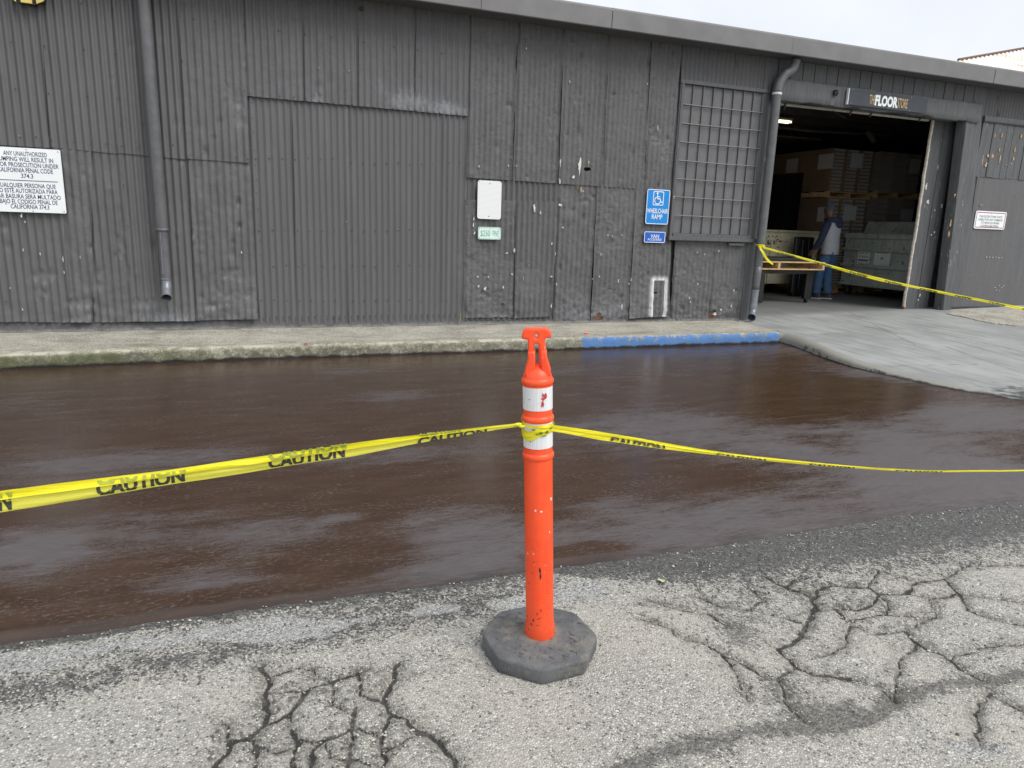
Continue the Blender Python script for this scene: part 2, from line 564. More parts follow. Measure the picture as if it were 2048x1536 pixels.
def m_ramp():
    t = NT('smooth_ramp_concrete')
    x, y, z = t.xyz()
    n = t.noise(1.3, 6, 0.6)
    st = t.noise(1.0, 5, 0.6, t.scale(9, 1.0, 1))
    c = t.mix(t.ramp(n, 0.3, 0.7), (0.235, 0.243, 0.236), (0.325, 0.333, 0.322))
    c = t.mix(t.ramp(st, 0.45, 0.72, 0, 0.6), c, (0.155, 0.158, 0.158))
    st2 = t.noise(1.0, 4, 0.6, t.scale(30, 1.6, 1), 0.2)
    c = t.mix(t.mul(t.ramp(st2, 0.60, 0.72), 0.4), c, (0.12, 0.12, 0.12))
    spk = t.ramp(t.noise(38, 4, 0.75), 0.66, 0.72)
    c = t.mix(t.mul(spk, 0.6), c, (0.12, 0.118, 0.112))
    blot = t.ramp(t.noise(2.1, 5, 0.65, t.scale(1.4, 0.8, 1)), 0.60, 0.72)
    c = t.mix(t.mul(blot, 0.45), c, (0.40, 0.36, 0.29))
    e = t.attr('edge')                        # 1 at the weathered lip
    en = t.ramp(t.add(e, t.mul(t.noise(9, 6, 0.7), 0.9)), 0.75, 1.05)
    ec = t.mix(t.noise(60, 4, 0.7), (0.13, 0.125, 0.105), (0.34, 0.325, 0.28))
    c = t.mix(t.mul(en, 0.85), c, ec)
    tar = t.ramp(t.add(z, t.mul(t.noise(7, 6, 0.7), -0.05)), -0.012, 0.004, 1, 0)
    c = t.mix(tar, c, (0.014, 0.013, 0.013))
    cr = t.attr('crack')
    c = t.mix(t.ramp(t.add(cr, t.mul(t.noise(40, 3), 0.010)), 0.006, 0.024, 0.85, 0), c, (0.075, 0.075, 0.075))
    lt = t.attr('tarline')
    c = t.mix(t.ramp(t.add(lt, t.mul(t.add(t.noise(14, 6, 0.75), -0.5), 1.5)), 0.45, 0.7), c, (0.045, 0.044, 0.042))
    dirt_dark = t.ramp(y, 8.75, 9.2)  # floor colour darkens from the doorway inward
    c = t.mix(t.mul(dirt_dark, 0.75), c, (0.115, 0.115, 0.115))
    nb = t.noise(90, 4, 0.7)
    return t.out(c, t.ramp(n, 0.3, 0.7, 0.62, 0.8), t.bump(nb, 0.25, 0.004))
MAT['ramp'] = m_ramp()

def m_road():
    t = NT('old_cracked_asphalt')
    v = t.voro(135, out='Color')
    vd = t.voro(135, out='Distance')
    r1, r2, _ = t.xyz(v)
    stone = t.colors(r1, [(0.0, (0.09, 0.09, 0.09)), (0.10, (0.24, 0.235, 0.22)), (0.35, (0.43, 0.415, 0.375)), (0.7, (0.57, 0.55, 0.495)), (0.95, (0.74, 0.715, 0.65))])
    binder = t.mix(t.noise(70, 4), (0.22, 0.213, 0.19), (0.44, 0.425, 0.38))
    big = t.noise(2.3, 5, 0.6)
    c = t.mix(t.ramp(vd, 0.34, 0.66), stone, binder)
    vb = t.voro(58, out='Color')                # scattered larger stones
    vbd = t.voro(58, out='Distance')
    b1, b2, _ = t.xyz(vb)
    bsel = t.mul(t.ramp(b2, 0.70, 0.74), t.ramp(t.add(vbd, t.mul(t.noise(120, 2), 0.25)), 0.42, 0.50, 1, 0))
    bigc = t.colors(b1, [(0.0, (0.04, 0.04, 0.04)), (0.30, (0.16, 0.15, 0.14)), (0.55, (0.52, 0.50, 0.45)), (0.9, (0.76, 0.74, 0.69))])
    c = t.mix(t.mul(bsel, 0.85), c, bigc)
    fine = t.noise(260, 4, 0.75)
    c = t.mix(t.ramp(fine, 0.38, 0.66, 0, 0.6), c, t.mix(0.55, c, (0.07, 0.068, 0.062)))
    c = t.mix(t.ramp(big, 0.38, 0.66, 0, 0.40), c, (0.46, 0.435, 0.375))
    pat = t.noise(7, 6, 0.7)
    c = t.mix(t.ramp(pat, 0.52, 0.74, 0, 0.4), c, (0.24, 0.23, 0.205))
    # black specks of spilled tar
    sp = t.ramp(t.add(t.voro(34), t.mul(t.noise(95, 3), 0.12)), 0.135, 0.155, 1, 0)
    sp = t.mul(sp, t.ramp(t.noise(2.8, 3), 0.44, 0.60))
    c = t.mix(t.mul(sp, 0.85), c, (0.03, 0.03, 0.03))
    n1 = t.noise(16, 6, 0.72)
    nf = t.noise(130, 3, 0.7)
    st = t.attr('stain')
    gsel = t.add(t.add(t.mul(t.add(r2, -0.5), 0.75), t.mul(t.add(b1, -0.5), 0.35)), t.add(t.mul(t.add(n1, -0.5), 1.5), t.mul(t.add(nf, -0.5), 0.9)))
    low = t.noise(3.5, 4, 0.6)
    sm = t.ramp(t.add(t.mul(st, t.ramp(low, 0.3, 0.6, 0.55, 1.15)), gsel), 0.22, 1.0)
    dirt_dark = t.colors(t.add(t.mul(r1, 0.6), t.mul(t.noise(110, 3, 0.8), 0.4)), [(0.1, (0.030, 0.029, 0.028)), (0.5, (0.095, 0.092, 0.085)), (0.75, (0.17, 0.165, 0.15)), (0.95, (0.36, 0.345, 0.31))])
    c = t.mix(t.mul(sm, 0.84), c, dirt_dark)
    gr = t.attr('grit')                       # metres outside the grit patch
    gm = t.ramp(t.add(gr, t.add(t.mul(t.add(n1, -0.5), 0.10), t.mul(t.add(nf, -0.5), 0.05))), -0.006, 0.004, 1, 0)
    gv, _g1, _g2 = t.xyz(t.voro(185, out='Color'))
    gc = t.colors(gv, [(0.0, (0.10, 0.10, 0.098)), (0.25, (0.23, 0.23, 0.22)), (0.7, (0.36, 0.36, 0.345)), (1.0, (0.52, 0.52, 0.50))])
    c = t.mix(t.mul(gm, 0.95), c, gc)
    cr = t.attr('crack')
    crn = t.add(cr, t.add(t.mul(t.add(t.noise(30, 4, 0.7), -0.5), 0.010), t.mul(t.add(t.noise(170, 3, 0.8), -0.5), 0.014)))
    halo = t.ramp(t.add(t.mul(crn, -9.5), t.mul(gsel, 0.8)), -0.75, 0.35)
    c = t.mix(t.mul(halo, 0.78), c, t.mix(t.noise(180, 3, 0.8), (0.055, 0.052, 0.044), (0.15, 0.14, 0.115)))
    core = t.ramp(crn, 0.0045, 0.0090, 1, 0)
    c = t.mix(t.mul(core, t.ramp(t.noise(9, 3), 0.35, 0.55, 0.7, 0.97)), c, (0.022, 0.021, 0.019))
    tar = t.attr('tar')
    tm = t.ramp(t.add(tar, gsel), 0.25, 0.85)
    c = t.mix(t.mul(t.mul(tm, 0.93), t.ramp(gm, 0.3, 0.9, 1, 0)), c, t.colors(t.add(t.mul(r1, 0.55), t.mul(t.noise(110, 3, 0.8), 0.45)), [(0.15, (0.018, 0.018, 0.018)), (0.5, (0.048, 0.047, 0.046)), (0.75, (0.105, 0.102, 0.098)), (0.95, (0.26, 0.25, 0.235))]))
    h = t.add(t.mul(t.ramp(vd, 0.1, 0.7, 1, 0), 0.7), t.mul(fine, 0.5))
    h = t.add(h, t.mul(core, -1.6))
    return t.out(c, t.ramp(tm, 0, 1, 0.86, 0.62), t.bump(h, 0.8, 0.006))
MAT['road'] = m_road()

def m_seal():
    t = NT('wet_brown_sealer')
    sk = t.attr('skin')
    s1 = t.noise(1.0, 6, 0.66, t.scale(2.6, 9.0, 1))
    s2 = t.noise(1.0, 5, 0.72, t.scale(11, 105, 1))
    gr = t.noise(85, 4, 0.8)
    f = t.add(t.mul(sk, 0.8), t.add(t.mul(t.add(s1, -0.5), 1.5), t.mul(t.add(s2, -0.5), 1.5)))
    f = t.ramp(t.add(f, t.mul(t.add(gr, -0.5), 1.0)), 0.08, 1.02)
    brown = t.mix(t.ramp(s1, 0.3, 0.7), (0.040, 0.0205, 0.0115), (0.058, 0.0325, 0.0200))
    grey = t.mix(t.ramp(s2, 0.3, 0.7), (0.074, 0.064, 0.065), (0.098, 0.087, 0.089))
    c = t.mix(f, brown, grey)
    spk = t.ramp(t.noise(1.0, 4, 0.75, t.scale(34, 66, 1)), 0.53, 0.64)
    spk = t.mul(spk, t.ramp(t.noise(1.0, 4, 0.6, t.scale(2.2, 7, 1)), 0.40, 0.60, 0.12, 1.0))
    c = t.mix(t.mul(spk, 0.62), c, (0.115, 0.098, 0.092))
    ed = t.attr('rim')
    rim = t.ramp(t.add(ed, t.mul(t.add(t.noise(1.0, 5, 0.7, t.scale(3, 22, 1)), -0.5), 0.30)), -0.06, 0.09, 1, 0)
    c = t.mix(t.mul(rim, 0.85), c, (0.020, 0.015, 0.013))
    h = t.add(t.mul(s2, 0.5), t.add(t.mul(gr, 0.5), t.mul(spk, 0.8)))
    return t.out(c, t.ramp(f, 0, 1, 0.20, 0.52), t.bump(h, 0.20, 0.004), IOR=1.45)
MAT['seal'] = m_seal()

# ------------------------------------------------------------------ the setting: road, sealer, kerb, walk, ramp
def dense_axis(lo, hi, step, far_lo, far_hi, grow=1.35):
    a = list(np.arange(lo, hi + step / 2, step))
    s, v, left = step, lo, []
    while v > far_lo:
        s *= grow
        v -= s
        left.append(max(v, far_lo))
    s, v, right = step, hi, []
    while v < far_hi:
        s *= grow
        v += s
        right.append(min(v, far_hi))
    return np.array(left[::-1] + a + right)

def gp(px):
    return [tuple(G(x, y)[:2]) for x, y in px]
CRACKS = [
    (1.0, [(523, 1328), (538, 1349), (533, 1385), (535, 1421), (530, 1442), (497, 1468), (455, 1478), (461, 1494), (430, 1519), (405, 1560)]),
    (0.9, [(714, 1341), (662, 1359), (616, 1375), (611, 1390), (575, 1426), (545, 1436)]),
    (1.0, [(794, 1323), (787, 1354), (763, 1395), (776, 1429), (807, 1431), (833, 1457), (875, 1478), (900, 1509), (924, 1560)]),
    (0.5, [(712, 1406), (706, 1452), (766, 1468), (776, 1429)]),
    (0.8, [(510, 1468), (515, 1504), (505, 1560)]),
    (0.7, [(575, 1426), (590, 1473), (642, 1478), (706, 1452)]),
    (0.7, [(590, 1473), (587, 1560)]), (0.7, [(766, 1468), (771, 1560)]), (0.35, [(450, 1437), (455, 1478)]),
    (0.6, [(714, 1341), (720, 1380), (763, 1395)]), (0.4, [(642, 1478), (660, 1510), (740, 1520), (771, 1545)]),
    (1.0, [(1533, 1151), (1571, 1170), (1624, 1189), (1627, 1214), (1615, 1247), (1581, 1286), (1557, 1296), (1591, 1329), (1629, 1344), (1702, 1353)]),
    (0.8, [(1629, 1199), (1644, 1170), (1735, 1170), (1759, 1185), (1731, 1214), (1668, 1214)]),
    (0.7, [(1759, 1185), (1813, 1185), (1832, 1160), (1890, 1156), (1919, 1185), (1861, 1194), (1813, 1185)]),
    (1.0, [(1813, 1257), (1841, 1286), (1899, 1315), (1928, 1339), (1967, 1353)]),
    (0.45, [(1277, 1233), (1330, 1247), (1359, 1271), (1412, 1286), (1484, 1324), (1523, 1349)]),
    (0.7, [(1981, 1378), (2005, 1392), (2060, 1425)]),
    (0.5, [(1706, 1247), (1745, 1262), (1784, 1262), (1813, 1257)]),
    (0.4, [(1919, 1185), (1990, 1195), (2080, 1205)]), (0.4, [(1706, 1247), (1668, 1214)]),
    (0.35, [(1861, 1194), (1870, 1230), (1813, 1257)]), (0.35, [(1735, 1170), (1760, 1140), (1832, 1160)]),
    (0.4, [(1591, 1329), (1560, 1350), (1571, 1400), (1620, 1440)]), (0.3, [(1784, 1397), (1760, 1370), (1702, 1353)]),
    (0.5, [(533, 1385), (575, 1378), (616, 1375)]), (0.5, [(642, 1478), (620, 1500), (630, 1560)]), (0.5, [(700, 1452), (700, 1500), (690, 1560)]), (0.5, [(833, 1457), (800, 1480), (771, 1490)]),
    (0.4, [(538, 1349), (600, 1330), (662, 1359)]), (0.45, [(497, 1468), (540, 1490), (590, 1500)]), (0.4, [(662, 1359), (670, 1400), (706, 1420)]),
    (0.5, [(1395, 1190), (1440, 1210), (1500, 1215), (1545, 1225), (1600, 1240)]), (0.45, [(1300, 1200), (1360, 1215), (1420, 1225), (1460, 1250)]), (0.45, [(1500, 1170), (1520, 1195), (1500, 1215)]),
    (0.45, [(1668, 1214), (1700, 1235), (1780, 1225), (1870, 1230)]), (0.4, [(1919, 1185), (1940, 1220), (2000, 1240), (2080, 1250)]), (0.4, [(1706, 1247), (1690, 1290), (1640, 1310)]),
    (0.4, [(1841, 1286), (1800, 1310), (1784, 1397)]), (0.4, [(1899, 1315), (1960, 1290), (2060, 1285)]), (0.35, [(1890, 1156), (1930, 1130), (2060, 1125)]), (0.35, [(1981, 1378), (1950, 1420), (1960, 1480)]),
    (0.35, [(1412, 1286), (1450, 1310), (1480, 1360), (1500, 1400)]), (0.4, [(1571, 1170), (1600, 1150), (1644, 1170)]), (0.35, [(1759, 1185), (1775, 1210), (1780, 1225)]),
]
WIDE = [(1180, 1560), (1243, 1536), (1398, 1488), (1494, 1464), (1591, 1450), (1735, 1421), (1784, 1397), (1904, 1368), (1977, 1351), (2060, 1334)]
BLOBS = [(1470, 1276, 70, 32, .75), (1571, 1382, 65, 60, .8), (1687, 1411, 90, 26, .7), (1640, 1300, 60, 20, .35), (640, 1420, 130, 90, .25),
         (690, 1345, 90, 25, .45), (100, 1500, 90, 30, -.2), (1545, 1190, 130, 40, .45), (1700, 1150, 180, 34, .5), (1350, 1200, 160, 40, .45),
         (1700, 1200, 200, 45, .35), (1850, 1240, 120, 40, .25), (1500, 1240, 80, 30, .35), (520, 1400, 40, 80, .35), (790, 1400, 40, 80, .3), (380, 1495, 60, 30, .25), (960, 1300, 60, 40, .4), (870, 1330, 50, 25, .35), (1900, 1120, 150, 30, .4)]
GRIT = [[(-80, 1312), (0, 1303), (180, 1288), (380, 1260), (480, 1243), (560, 1230), (640, 1238), (740, 1238), (650, 1272), (520, 1288), (420, 1283), (250, 1300), (160, 1312), (100, 1335), (0, 1350), (-80, 1362)],
        [(815, 1225), (850, 1206), (935, 1208), (905, 1226), (830, 1233)],
        [(972, 1205), (1030, 1190), (1110, 1178), (1190, 1158), (1228, 1184), (1175, 1196), (1090, 1206), (1000, 1224), (978, 1222)],
        [(1890, 1480), (1950, 1478), (2010, 1490), (2020, 1506), (1960, 1512), (1905, 1498)]]
EDGE_Y = 2.53
def seal_edge(x):                            # where the sealer stops on the old road
    return EDGE_Y + 0.05 * fbm(x * 1.3, x * 0 + 3.3, 5, 4) * 2 - 0.012 * np.clip(x - 1, 0, 4)

def make_road():
    xs = dense_axis(-1.5, 4.2, 0.0095, -400, 400)
    ys = dense_axis(0.9, 2.65, 0.0095, -400, 600)
    X, Y = np.meshgrid(xs, ys)
    crack = np.full(X.shape, 1.0)
    WX = X + 0.022 * fbm(X * 9, Y * 9, 33, 3) + 0.026 * fbm(X * 28, Y * 28, 35, 2)
    WY = Y + 0.022 * fbm(X * 9, Y * 9, 34, 3) + 0.026 * fbm(X * 28, Y * 28, 36, 2)
    for w, pts in CRACKS:
        q = gp(pts)
        crack = np.minimum(crack, seg_dist(WX, WY, q) / (0.6 + 0.4 * w) + (1 - w) * 0.0035)
    # random far cracks outside the frame
    r = random.Random(3)
    for _ in range(26):
        x, y = r.uniform(-4, 9), r.uniform(-4, 1.0)
        a = r.uniform(0, 6.28)
        pts = [(x, y)]
        for _ in range(5):
            a += r.uniform(-.7, .7)
            x += math.cos(a) * 0.25
            y += math.sin(a) * 0.25
            pts.append((x, y))
        crack = np.minimum(crack, seg_dist(X, Y, pts) + 0.004)
    stain = np.zeros(X.shape)
    dw = seg_dist(X + 0.10 * fbm(X * 4, Y * 4, 37, 3), Y + 0.10 * fbm(X * 4, Y * 4, 38, 3), gp(WIDE))
    stain += 0.75 * np.exp(-(dw / 0.022) ** 2) + 0.80 * np.exp(-(dw / 0.052) ** 2)
    for cx, cy, rx, ry, w in BLOBS:
        c, e1, e2 = G(cx, cy), G(cx + rx, cy), G(cx, cy + ry)
        rxm, rym = abs(e1[0] - c[0]), abs(e2[1] - c[1])
        stain += w * np.exp(-((X - c[0]) / rxm) ** 2 - ((Y - c[1]) / rym) ** 2)
    grit = np.full(X.shape, 9.0)
    for p in GRIT:
        grit = np.minimum(grit, poly_sd(X, Y, gp(p)))
    d = seal_edge(X) - Y
    width = 0.05 + 0.31 * sstep(1.0, 1.9, X) + 0.12 * sstep(1.9, 3.2, X) + 0.0 * X
    tar = 1.15 * (1 - sstep(width * 0.35, width * 1.5, d))
    band = np.exp(-((d - 0.25 + 0.06 * X) / 0.10) ** 2) * sstep(0.9, 0.3, X)
    apron = (1 - sstep(0.20, 0.40, d)) * sstep(1.3, 1.0, X) * (0.45 + 0.25 * sstep(-0.3, 0.4, X))
    tar = np.maximum(np.maximum(tar, 0.72 * band), apron)
    Z = 0.006 * fbm(X * 2.2, Y * 2.2, 3) + 0.004 * fbm(X * 14, Y * 14, 8, 3)
    Z -= 0.012 * np.exp(-(np.clip(crack, 0, 1) / 0.014) ** 2) + 0.003 * np.exp(-(np.clip(crack, 0, 1) / 0.05) ** 2) + 0.003 * np.exp(-(dw / .06) ** 2)
    near = sstep(2.70, 2.35, Y) * sstep(8, 4, np.abs(X))
    Z = Z * near - 0.004 * (1 - near) - 0.002
    o = grid('road', X, Y, Z, MAT['road'], attrs={'crack': crack, 'stain': stain, 'grit': grit, 'tar': tar})
    tag(o, kind='structure')
make_road()

GREY = [(250, 925, 340, 30, .9), (150, 1085, 300, 55, .7), (410, 1165, 160, 32, .8), (60, 1120, 120, 50, .5), (930, 1075, 150, 85, .9), (560, 1065, 130, 45, .75),
        (840, 1150, 190, 26, .6), (790, 793, 90, 12, .8), (700, 745, 65, 7, .7), (800, 912, 260, 18, .7), (690, 1036, 55, 9, .8),
        (1290, 855, 240, 42, .8), (1700, 885, 330, 42, .75), (1400, 1055, 420, 62, .95), (1900, 960, 260, 85, .95), (1640, 700, 170, 10, .8),
        (1800, 745, 140, 22, .8), (1950, 830, 160, 35, .9), (1130, 740, 120, 10, .5), (1230, 1000, 130, 20, .6), (60, 800, 140, 24, .25)]
BROWN = [(1280, 962, 210, 30, 1.2), (1160, 1108, 110, 20, 1.3), (1570, 785, 230, 42, 1.0), (1760, 800, 110, 22, .7), (1650, 880, 90, 10, .6),
         (640, 1120, 160, 14, .6), (240, 1150, 90, 20, .5), (250, 1220, 500, 18, .7), (800, 985, 260, 30, .5), (300, 995, 320, 20, .6), (760, 850, 500, 26, .6), (1700, 900, 70, 14, .5)]
def make_seal():
    xs = np.concatenate([np.arange(-9, -1.6, 0.12), np.arange(-1.6, 5.2, 0.02), np.arange(5.2, 15, 0.1)])
    ts = np.concatenate([np.linspace(0, 0.06, 9)[:-1], np.linspace(0.06, 1, 110)])
    X, T = np.meshgrid(xs, ts)
    e = seal_edge(X) + 0.022 * fbm(X * 19, X * 0, 9, 3)
    Y = e + (7.56 - e) * T
    skin = np.full(X.shape, 0.05) + 0.28 * sstep(1.2, 3.5, X) * sstep(7.0, 5.5, Y)
    for L, s in ((GREY, 1), (BROWN, -1)):
        for cx, cy, rx, ry, w in L:
            c, a, b = G(cx, cy), G(cx - rx, cy), G(cx + rx, cy)
            u, v = G(cx, cy + ry), G(cx, cy - ry)
            skin += s * w * np.exp(-(((X - c[0]) / (abs(b[0] - a[0]) / 2)) ** 2 + ((Y - c[1]) / (abs(u[1] - v[1]) / 2)) ** 2) ** 1.5)
    d = Y - e
    Z = 0.004 + 0.004 * sstep(0, 0.03, d) + 0.003 * fbm(X * 1.5, Y * 5, 4) * sstep(0.02, 0.1, d)
    Z = np.where(T == 0, -0.004, Z)
    o = grid('sealed_asphalt', X, Y, Z, MAT['seal'], attrs={'skin': skin, 'rim': d})
    tag(o, kind='structure')
make_seal()

KY = 7.53
def kerb_line(x):
    return np.interp(x, [-9, -2.2, -1.0, 0.4, 2.7, 7], [7.30, 7.415, 7.505, 7.535, 7.535, 7.54])
def make_kerb():
    xs = np.concatenate([np.arange(-9, -2.4, 0.1), np.arange(-2.4, 6.74, 0.03)])
    prof = [(0.0, -0.02), (0.004, 0.03), (0.008, 0.07), (0.014, 0.105), (0.026, 0.130), (0.045, 0.143), (0.075, 0.147), (0.12, 0.148), (0.18, 0.149)]
    P = np.array(prof)
    X = np.tile(xs, (len(P), 1))
    end = np.sqrt(np.clip(1 - ((np.clip(X - 6.62, 0, 0.10)) / 0.10) ** 2, 0, 1))
    Y = kerb_line(X) + P[:, :1] + 0.020 * fbm(X * 2.2, P[:, 1:] * 6, 21) + 0.016 * fbm(X * 13, P[:, 1:] * 30, 22, 3) * (P[:, :1] < 0.1)
    Y = Y + (1 - end) * 0.10 * (1 - P[:, :1] / 0.18)
    chip = np.clip(fbm(X * 5, X * 0, 23, 4) * 2 - 0.25, 0, 1)
    Z = P[:, 1:] + 0.006 * fbm(X * 8, Y * 8, 24) - chip * 0.02 * np.exp(-((P[:, :1] - 0.03) / 0.03) ** 2)
    tag(grid('kerb', X, Y, Z, MAT['kerb'], flip=False), kind='structure')
    ys = np.linspace(KY + 0.18, 8.90, 36)
    X2, Y2 = np.meshgrid(np.concatenate([xs, np.arange(6.77, 7.05, 0.04)]), ys)
    Yb = kerb_line(X2) + 0.18 + 0.020 * fbm(X2 * 2.2, 0.149 * 6 + X2 * 0, 21)
    Y2 = Y2 + (Yb - KY - 0.18) * (1 - sstep(0, 0.8, Y2 - KY - 0.18))
    Z2 = 0.149 + 0.012 * sstep(7.8, 8.8, Y2) + 0.006 * fbm(X2 * 8, Y2 * 8, 24) + 0.004 * fbm(X2 * 3, Y2 * 3, 26) - 0.10 * sstep(6.74, 7.0, X2)
    tag(grid('sidewalk', X2, Y2, Z2, MAT['walk']), kind='structure')
make_kerb()

EDGE_PTS = np.array([(4.02, 6.72), (4.26, 6.62), (4.7, 6.42), (5.03, 6.34), (5.5, 6.27), (5.9, 6.26), (6.4, 6.36), (6.9, 6.53), (7.42, 6.68), (7.7, 6.70), (8.2, 6.72), (8.6, 6.8), (8.75, 6.9), (9.0, 6.9)])
def ramp_edge(y):
    return np.interp(y, EDGE_PTS[:, 0], EDGE_PTS[:, 1])
def ramp_z(x, y):
    t = np.clip((y - 4.05) / (8.75 - 4.05), 0, 1)
    z = 0.010 + t ** (0.62 + 0.5 * sstep(0.62, 0.25, t)) * (0.148 + 0.030 * np.clip(x - 7.0, 0, 6))
    return z + (0.25 - z) * sstep(8.75, 9.7, y)
def make_ramp():
    d = np.concatenate([[0, 0.012, 0.03, 0.055, 0.085, 0.12, 0.17, 0.24], np.arange(0.32, 5.6, 0.035), np.arange(5.6, 11, 0.25)])
    ys = np.concatenate([np.arange(4.02, 8.8, 0.035), np.arange(8.8, 16.2, 0.25)])
    D, Y = np.meshgrid(d, ys)
    X = ramp_edge(Y) + D + 0.02 * fbm(Y * 5, Y * 0, 51) * np.exp(-D * 4)
    lip = np.sqrt(np.clip(1 - (1 - np.clip(D / (0.05 + 0.08 * sstep(5.5, 7.2, Y)), 0, 1)) ** 2, 0, 1))
    front = sstep(4.0, 4.25, Y + 0.05 * fbm(X * 2, X * 0, 52))
    Z = ramp_z(X, Y) * np.where(Y < 7.6, lip, 1) * (0.15 + 0.85 * front) + 0.004 * fbm(X * 1.7, Y * 1.7, 53) - 0.004 * (D == 0)
    Z = np.where((D == 0) & (Y < 7.6), -0.01, Z)
    Z = np.where(Y < 4.03, -0.01, Z)
    edge = np.exp(-(D / 0.16) ** 2) * sstep(4.0, 5.5, Y) * sstep(8.3, 7.4, Y) + 0.35 * np.exp(-(D / 0.1) ** 2) * sstep(8.3, 7.4, Y)
    crack = np.full(X.shape, 1.0)
    for pts in ([(1700, 640), (1800, 668), (1920, 700), (2060, 735)], [(1620, 622), (1760, 652), (1880, 674), (2060, 704)], [(1750, 724), (1762, 730), (1772, 752)], [(1585, 668), (1640, 672), (1700, 668)], [(1560, 620), (1650, 632), (1740, 655), (1830, 690)], [(1760, 722), (1830, 720), (1960, 718)]):
        crack = np.minimum(crack, seg_dist(X, Y, [tuple(G(a, b, 0.12)[:2]) for a, b in pts]))
    tarline = (0.85 + 1.2 * fbm(Y * 2.3, D * 0, 55)) * np.exp(-((D - 0.005) / (0.035 + 0.04 * fbm(Y * 5, D * 0, 56))) ** 2) * sstep(6.2, 5.3, Y) + 0.55 * np.exp(-((D - 0.02) / 0.03) ** 2) * sstep(5.5, 6.5, Y) * sstep(7.5, 7.0, Y)
    crack = np.minimum(crack, np.abs(Y - 8.62 - 0.01 * fbm(X * 4, X * 0, 3)))
    tag(grid('ramp', X, Y, Z, MAT['ramp'], attrs={'edge': edge, 'crack': crack, 'tarline': tarline}), kind='structure')
    # pale broken concrete and a dark asphalt scrap beside the right-hand wall
    for name, pts, mat in (('concrete_strip', [(1890, 634), (1925, 630), (1980, 632), (2080, 628), (2080, 657), (2030, 654), (1985, 650), (1940, 643)], MAT['strip']),):
        w = [G(a, b, 0.2) for a, b in pts]
        # refine outline
        out = []
        for i in range(len(w)):
            p, q = w[i], w[(i + 1) % len(w)]
            for k in range(8):
                s = p + (q - p) * k / 8
                s = s + np.array([rng.uniform(-.03, .03), rng.uniform(-.03, .03), 0])
                out.append(s)
        c = sum(out) / len(out)
        vs = [(c[0], c[1], ramp_z(c[0], c[1]) + 0.012)] + [(p[0], p[1], float(ramp_z(p[0], p[1])) + 0.012) for p in out] + [(p[0], p[1], float(ramp_z(p[0], p[1])) - 0.02) for p in out]
        n = len(out)
        fs = [(0, 1 + (k + 1) % n, 1 + k) for k in range(n)] + [(1 + k, 1 + (k + 1) % n, 1 + n + (k + 1) % n, 1 + n + k) for k in range(n)]
        tag(MB().add(vs, fs).build(name, mat), kind='structure')
make_ramp()

# ------------------------------------------------------------------ the warehouse
WH = empty('warehouse', (4.0, 8.75, 0.16), 'long charcoal painted warehouse clad in dented corrugated sheets with an open doorway', 'building')
YW = 8.75
SOFF = 3.86
PALE = [(560, 175, 40, 18, .5), (635, 196, 16, 26, 1.0), (800, 198, 40, 28, .95), (860, 205, 60, 24, .9), (905, 220, 40, 22, .9), (760, 170, 10, 30, .7), (480, 215, 20, 30, .6),
        (480, 235, 14, 18, .5), (345, 640, 70, 16, 1.1), (300, 628, 60, 18, .5), (170, 632, 26, 18, .65), (90, 625, 30, 24, .35), (420, 620, 16, 18, .4), (480, 560, 40, 50, .35),
        (1220, 430, 40, 40, .4), (1225, 630, 40, 20, .6), (1170, 630, 40, 18, .6), (1200, 600, 60, 40, .35), (1130, 640, 30, 14, .5), (1130, 300, 10, 60, .3), (490, 600, 25, 40, .4), (1275, 610, 30, 30, .4),
        (1330, 290, 16, 40, .35), (960, 520, 40, 60, .25), (1060, 250, 30, 40, .25)]
# kicked-in places: centre and half size in the photograph, depth in metres
KICKS = [(88, 552, 34, 16, .016), (84, 590, 30, 14, .010), (166, 606, 36, 12, .018), (170, 635, 36, 10, .010), (241, 492, 10, 26, .014), (205, 560, 14, 30, .010), (298, 606, 40, 12, .014), (255, 545, 12, 16, .010),
         (470, 548, 36, 14, .014), (482, 590, 30, 14, .016), (440, 600, 40, 14, .010), (478, 228, 16, 44, .016), (455, 190, 10, 30, .010), (420, 612, 12, 6, .014), (335, 585, 14, 8, .008),
         (635, 197, 12, 10, .014), (820, 205, 50, 16, .008), (900, 215, 40, 14, .010), (1155, 195, 10, 22, .016), (1312, 268, 14, 26, .018), (1330, 300, 10, 30, .016), (1275, 135, 6, 10, .014), (1148, 130, 8, 14, .012), (1108, 255, 16, 30, .010),
         (960, 540, 40, 60, .012), (985, 600, 40, 20, .012), (1060, 560, 30, 40, .008), (1150, 600, 30, 30, .010), (1215, 470, 34, 60, .014), (1222, 600, 34, 26, .014), (1295, 560, 30, 30, .012), (1285, 470, 20, 60, .010), (1380, 560, 34, 40, .010), (1455, 590, 24, 30, .012), (1240, 395, 26, 22, .010)]
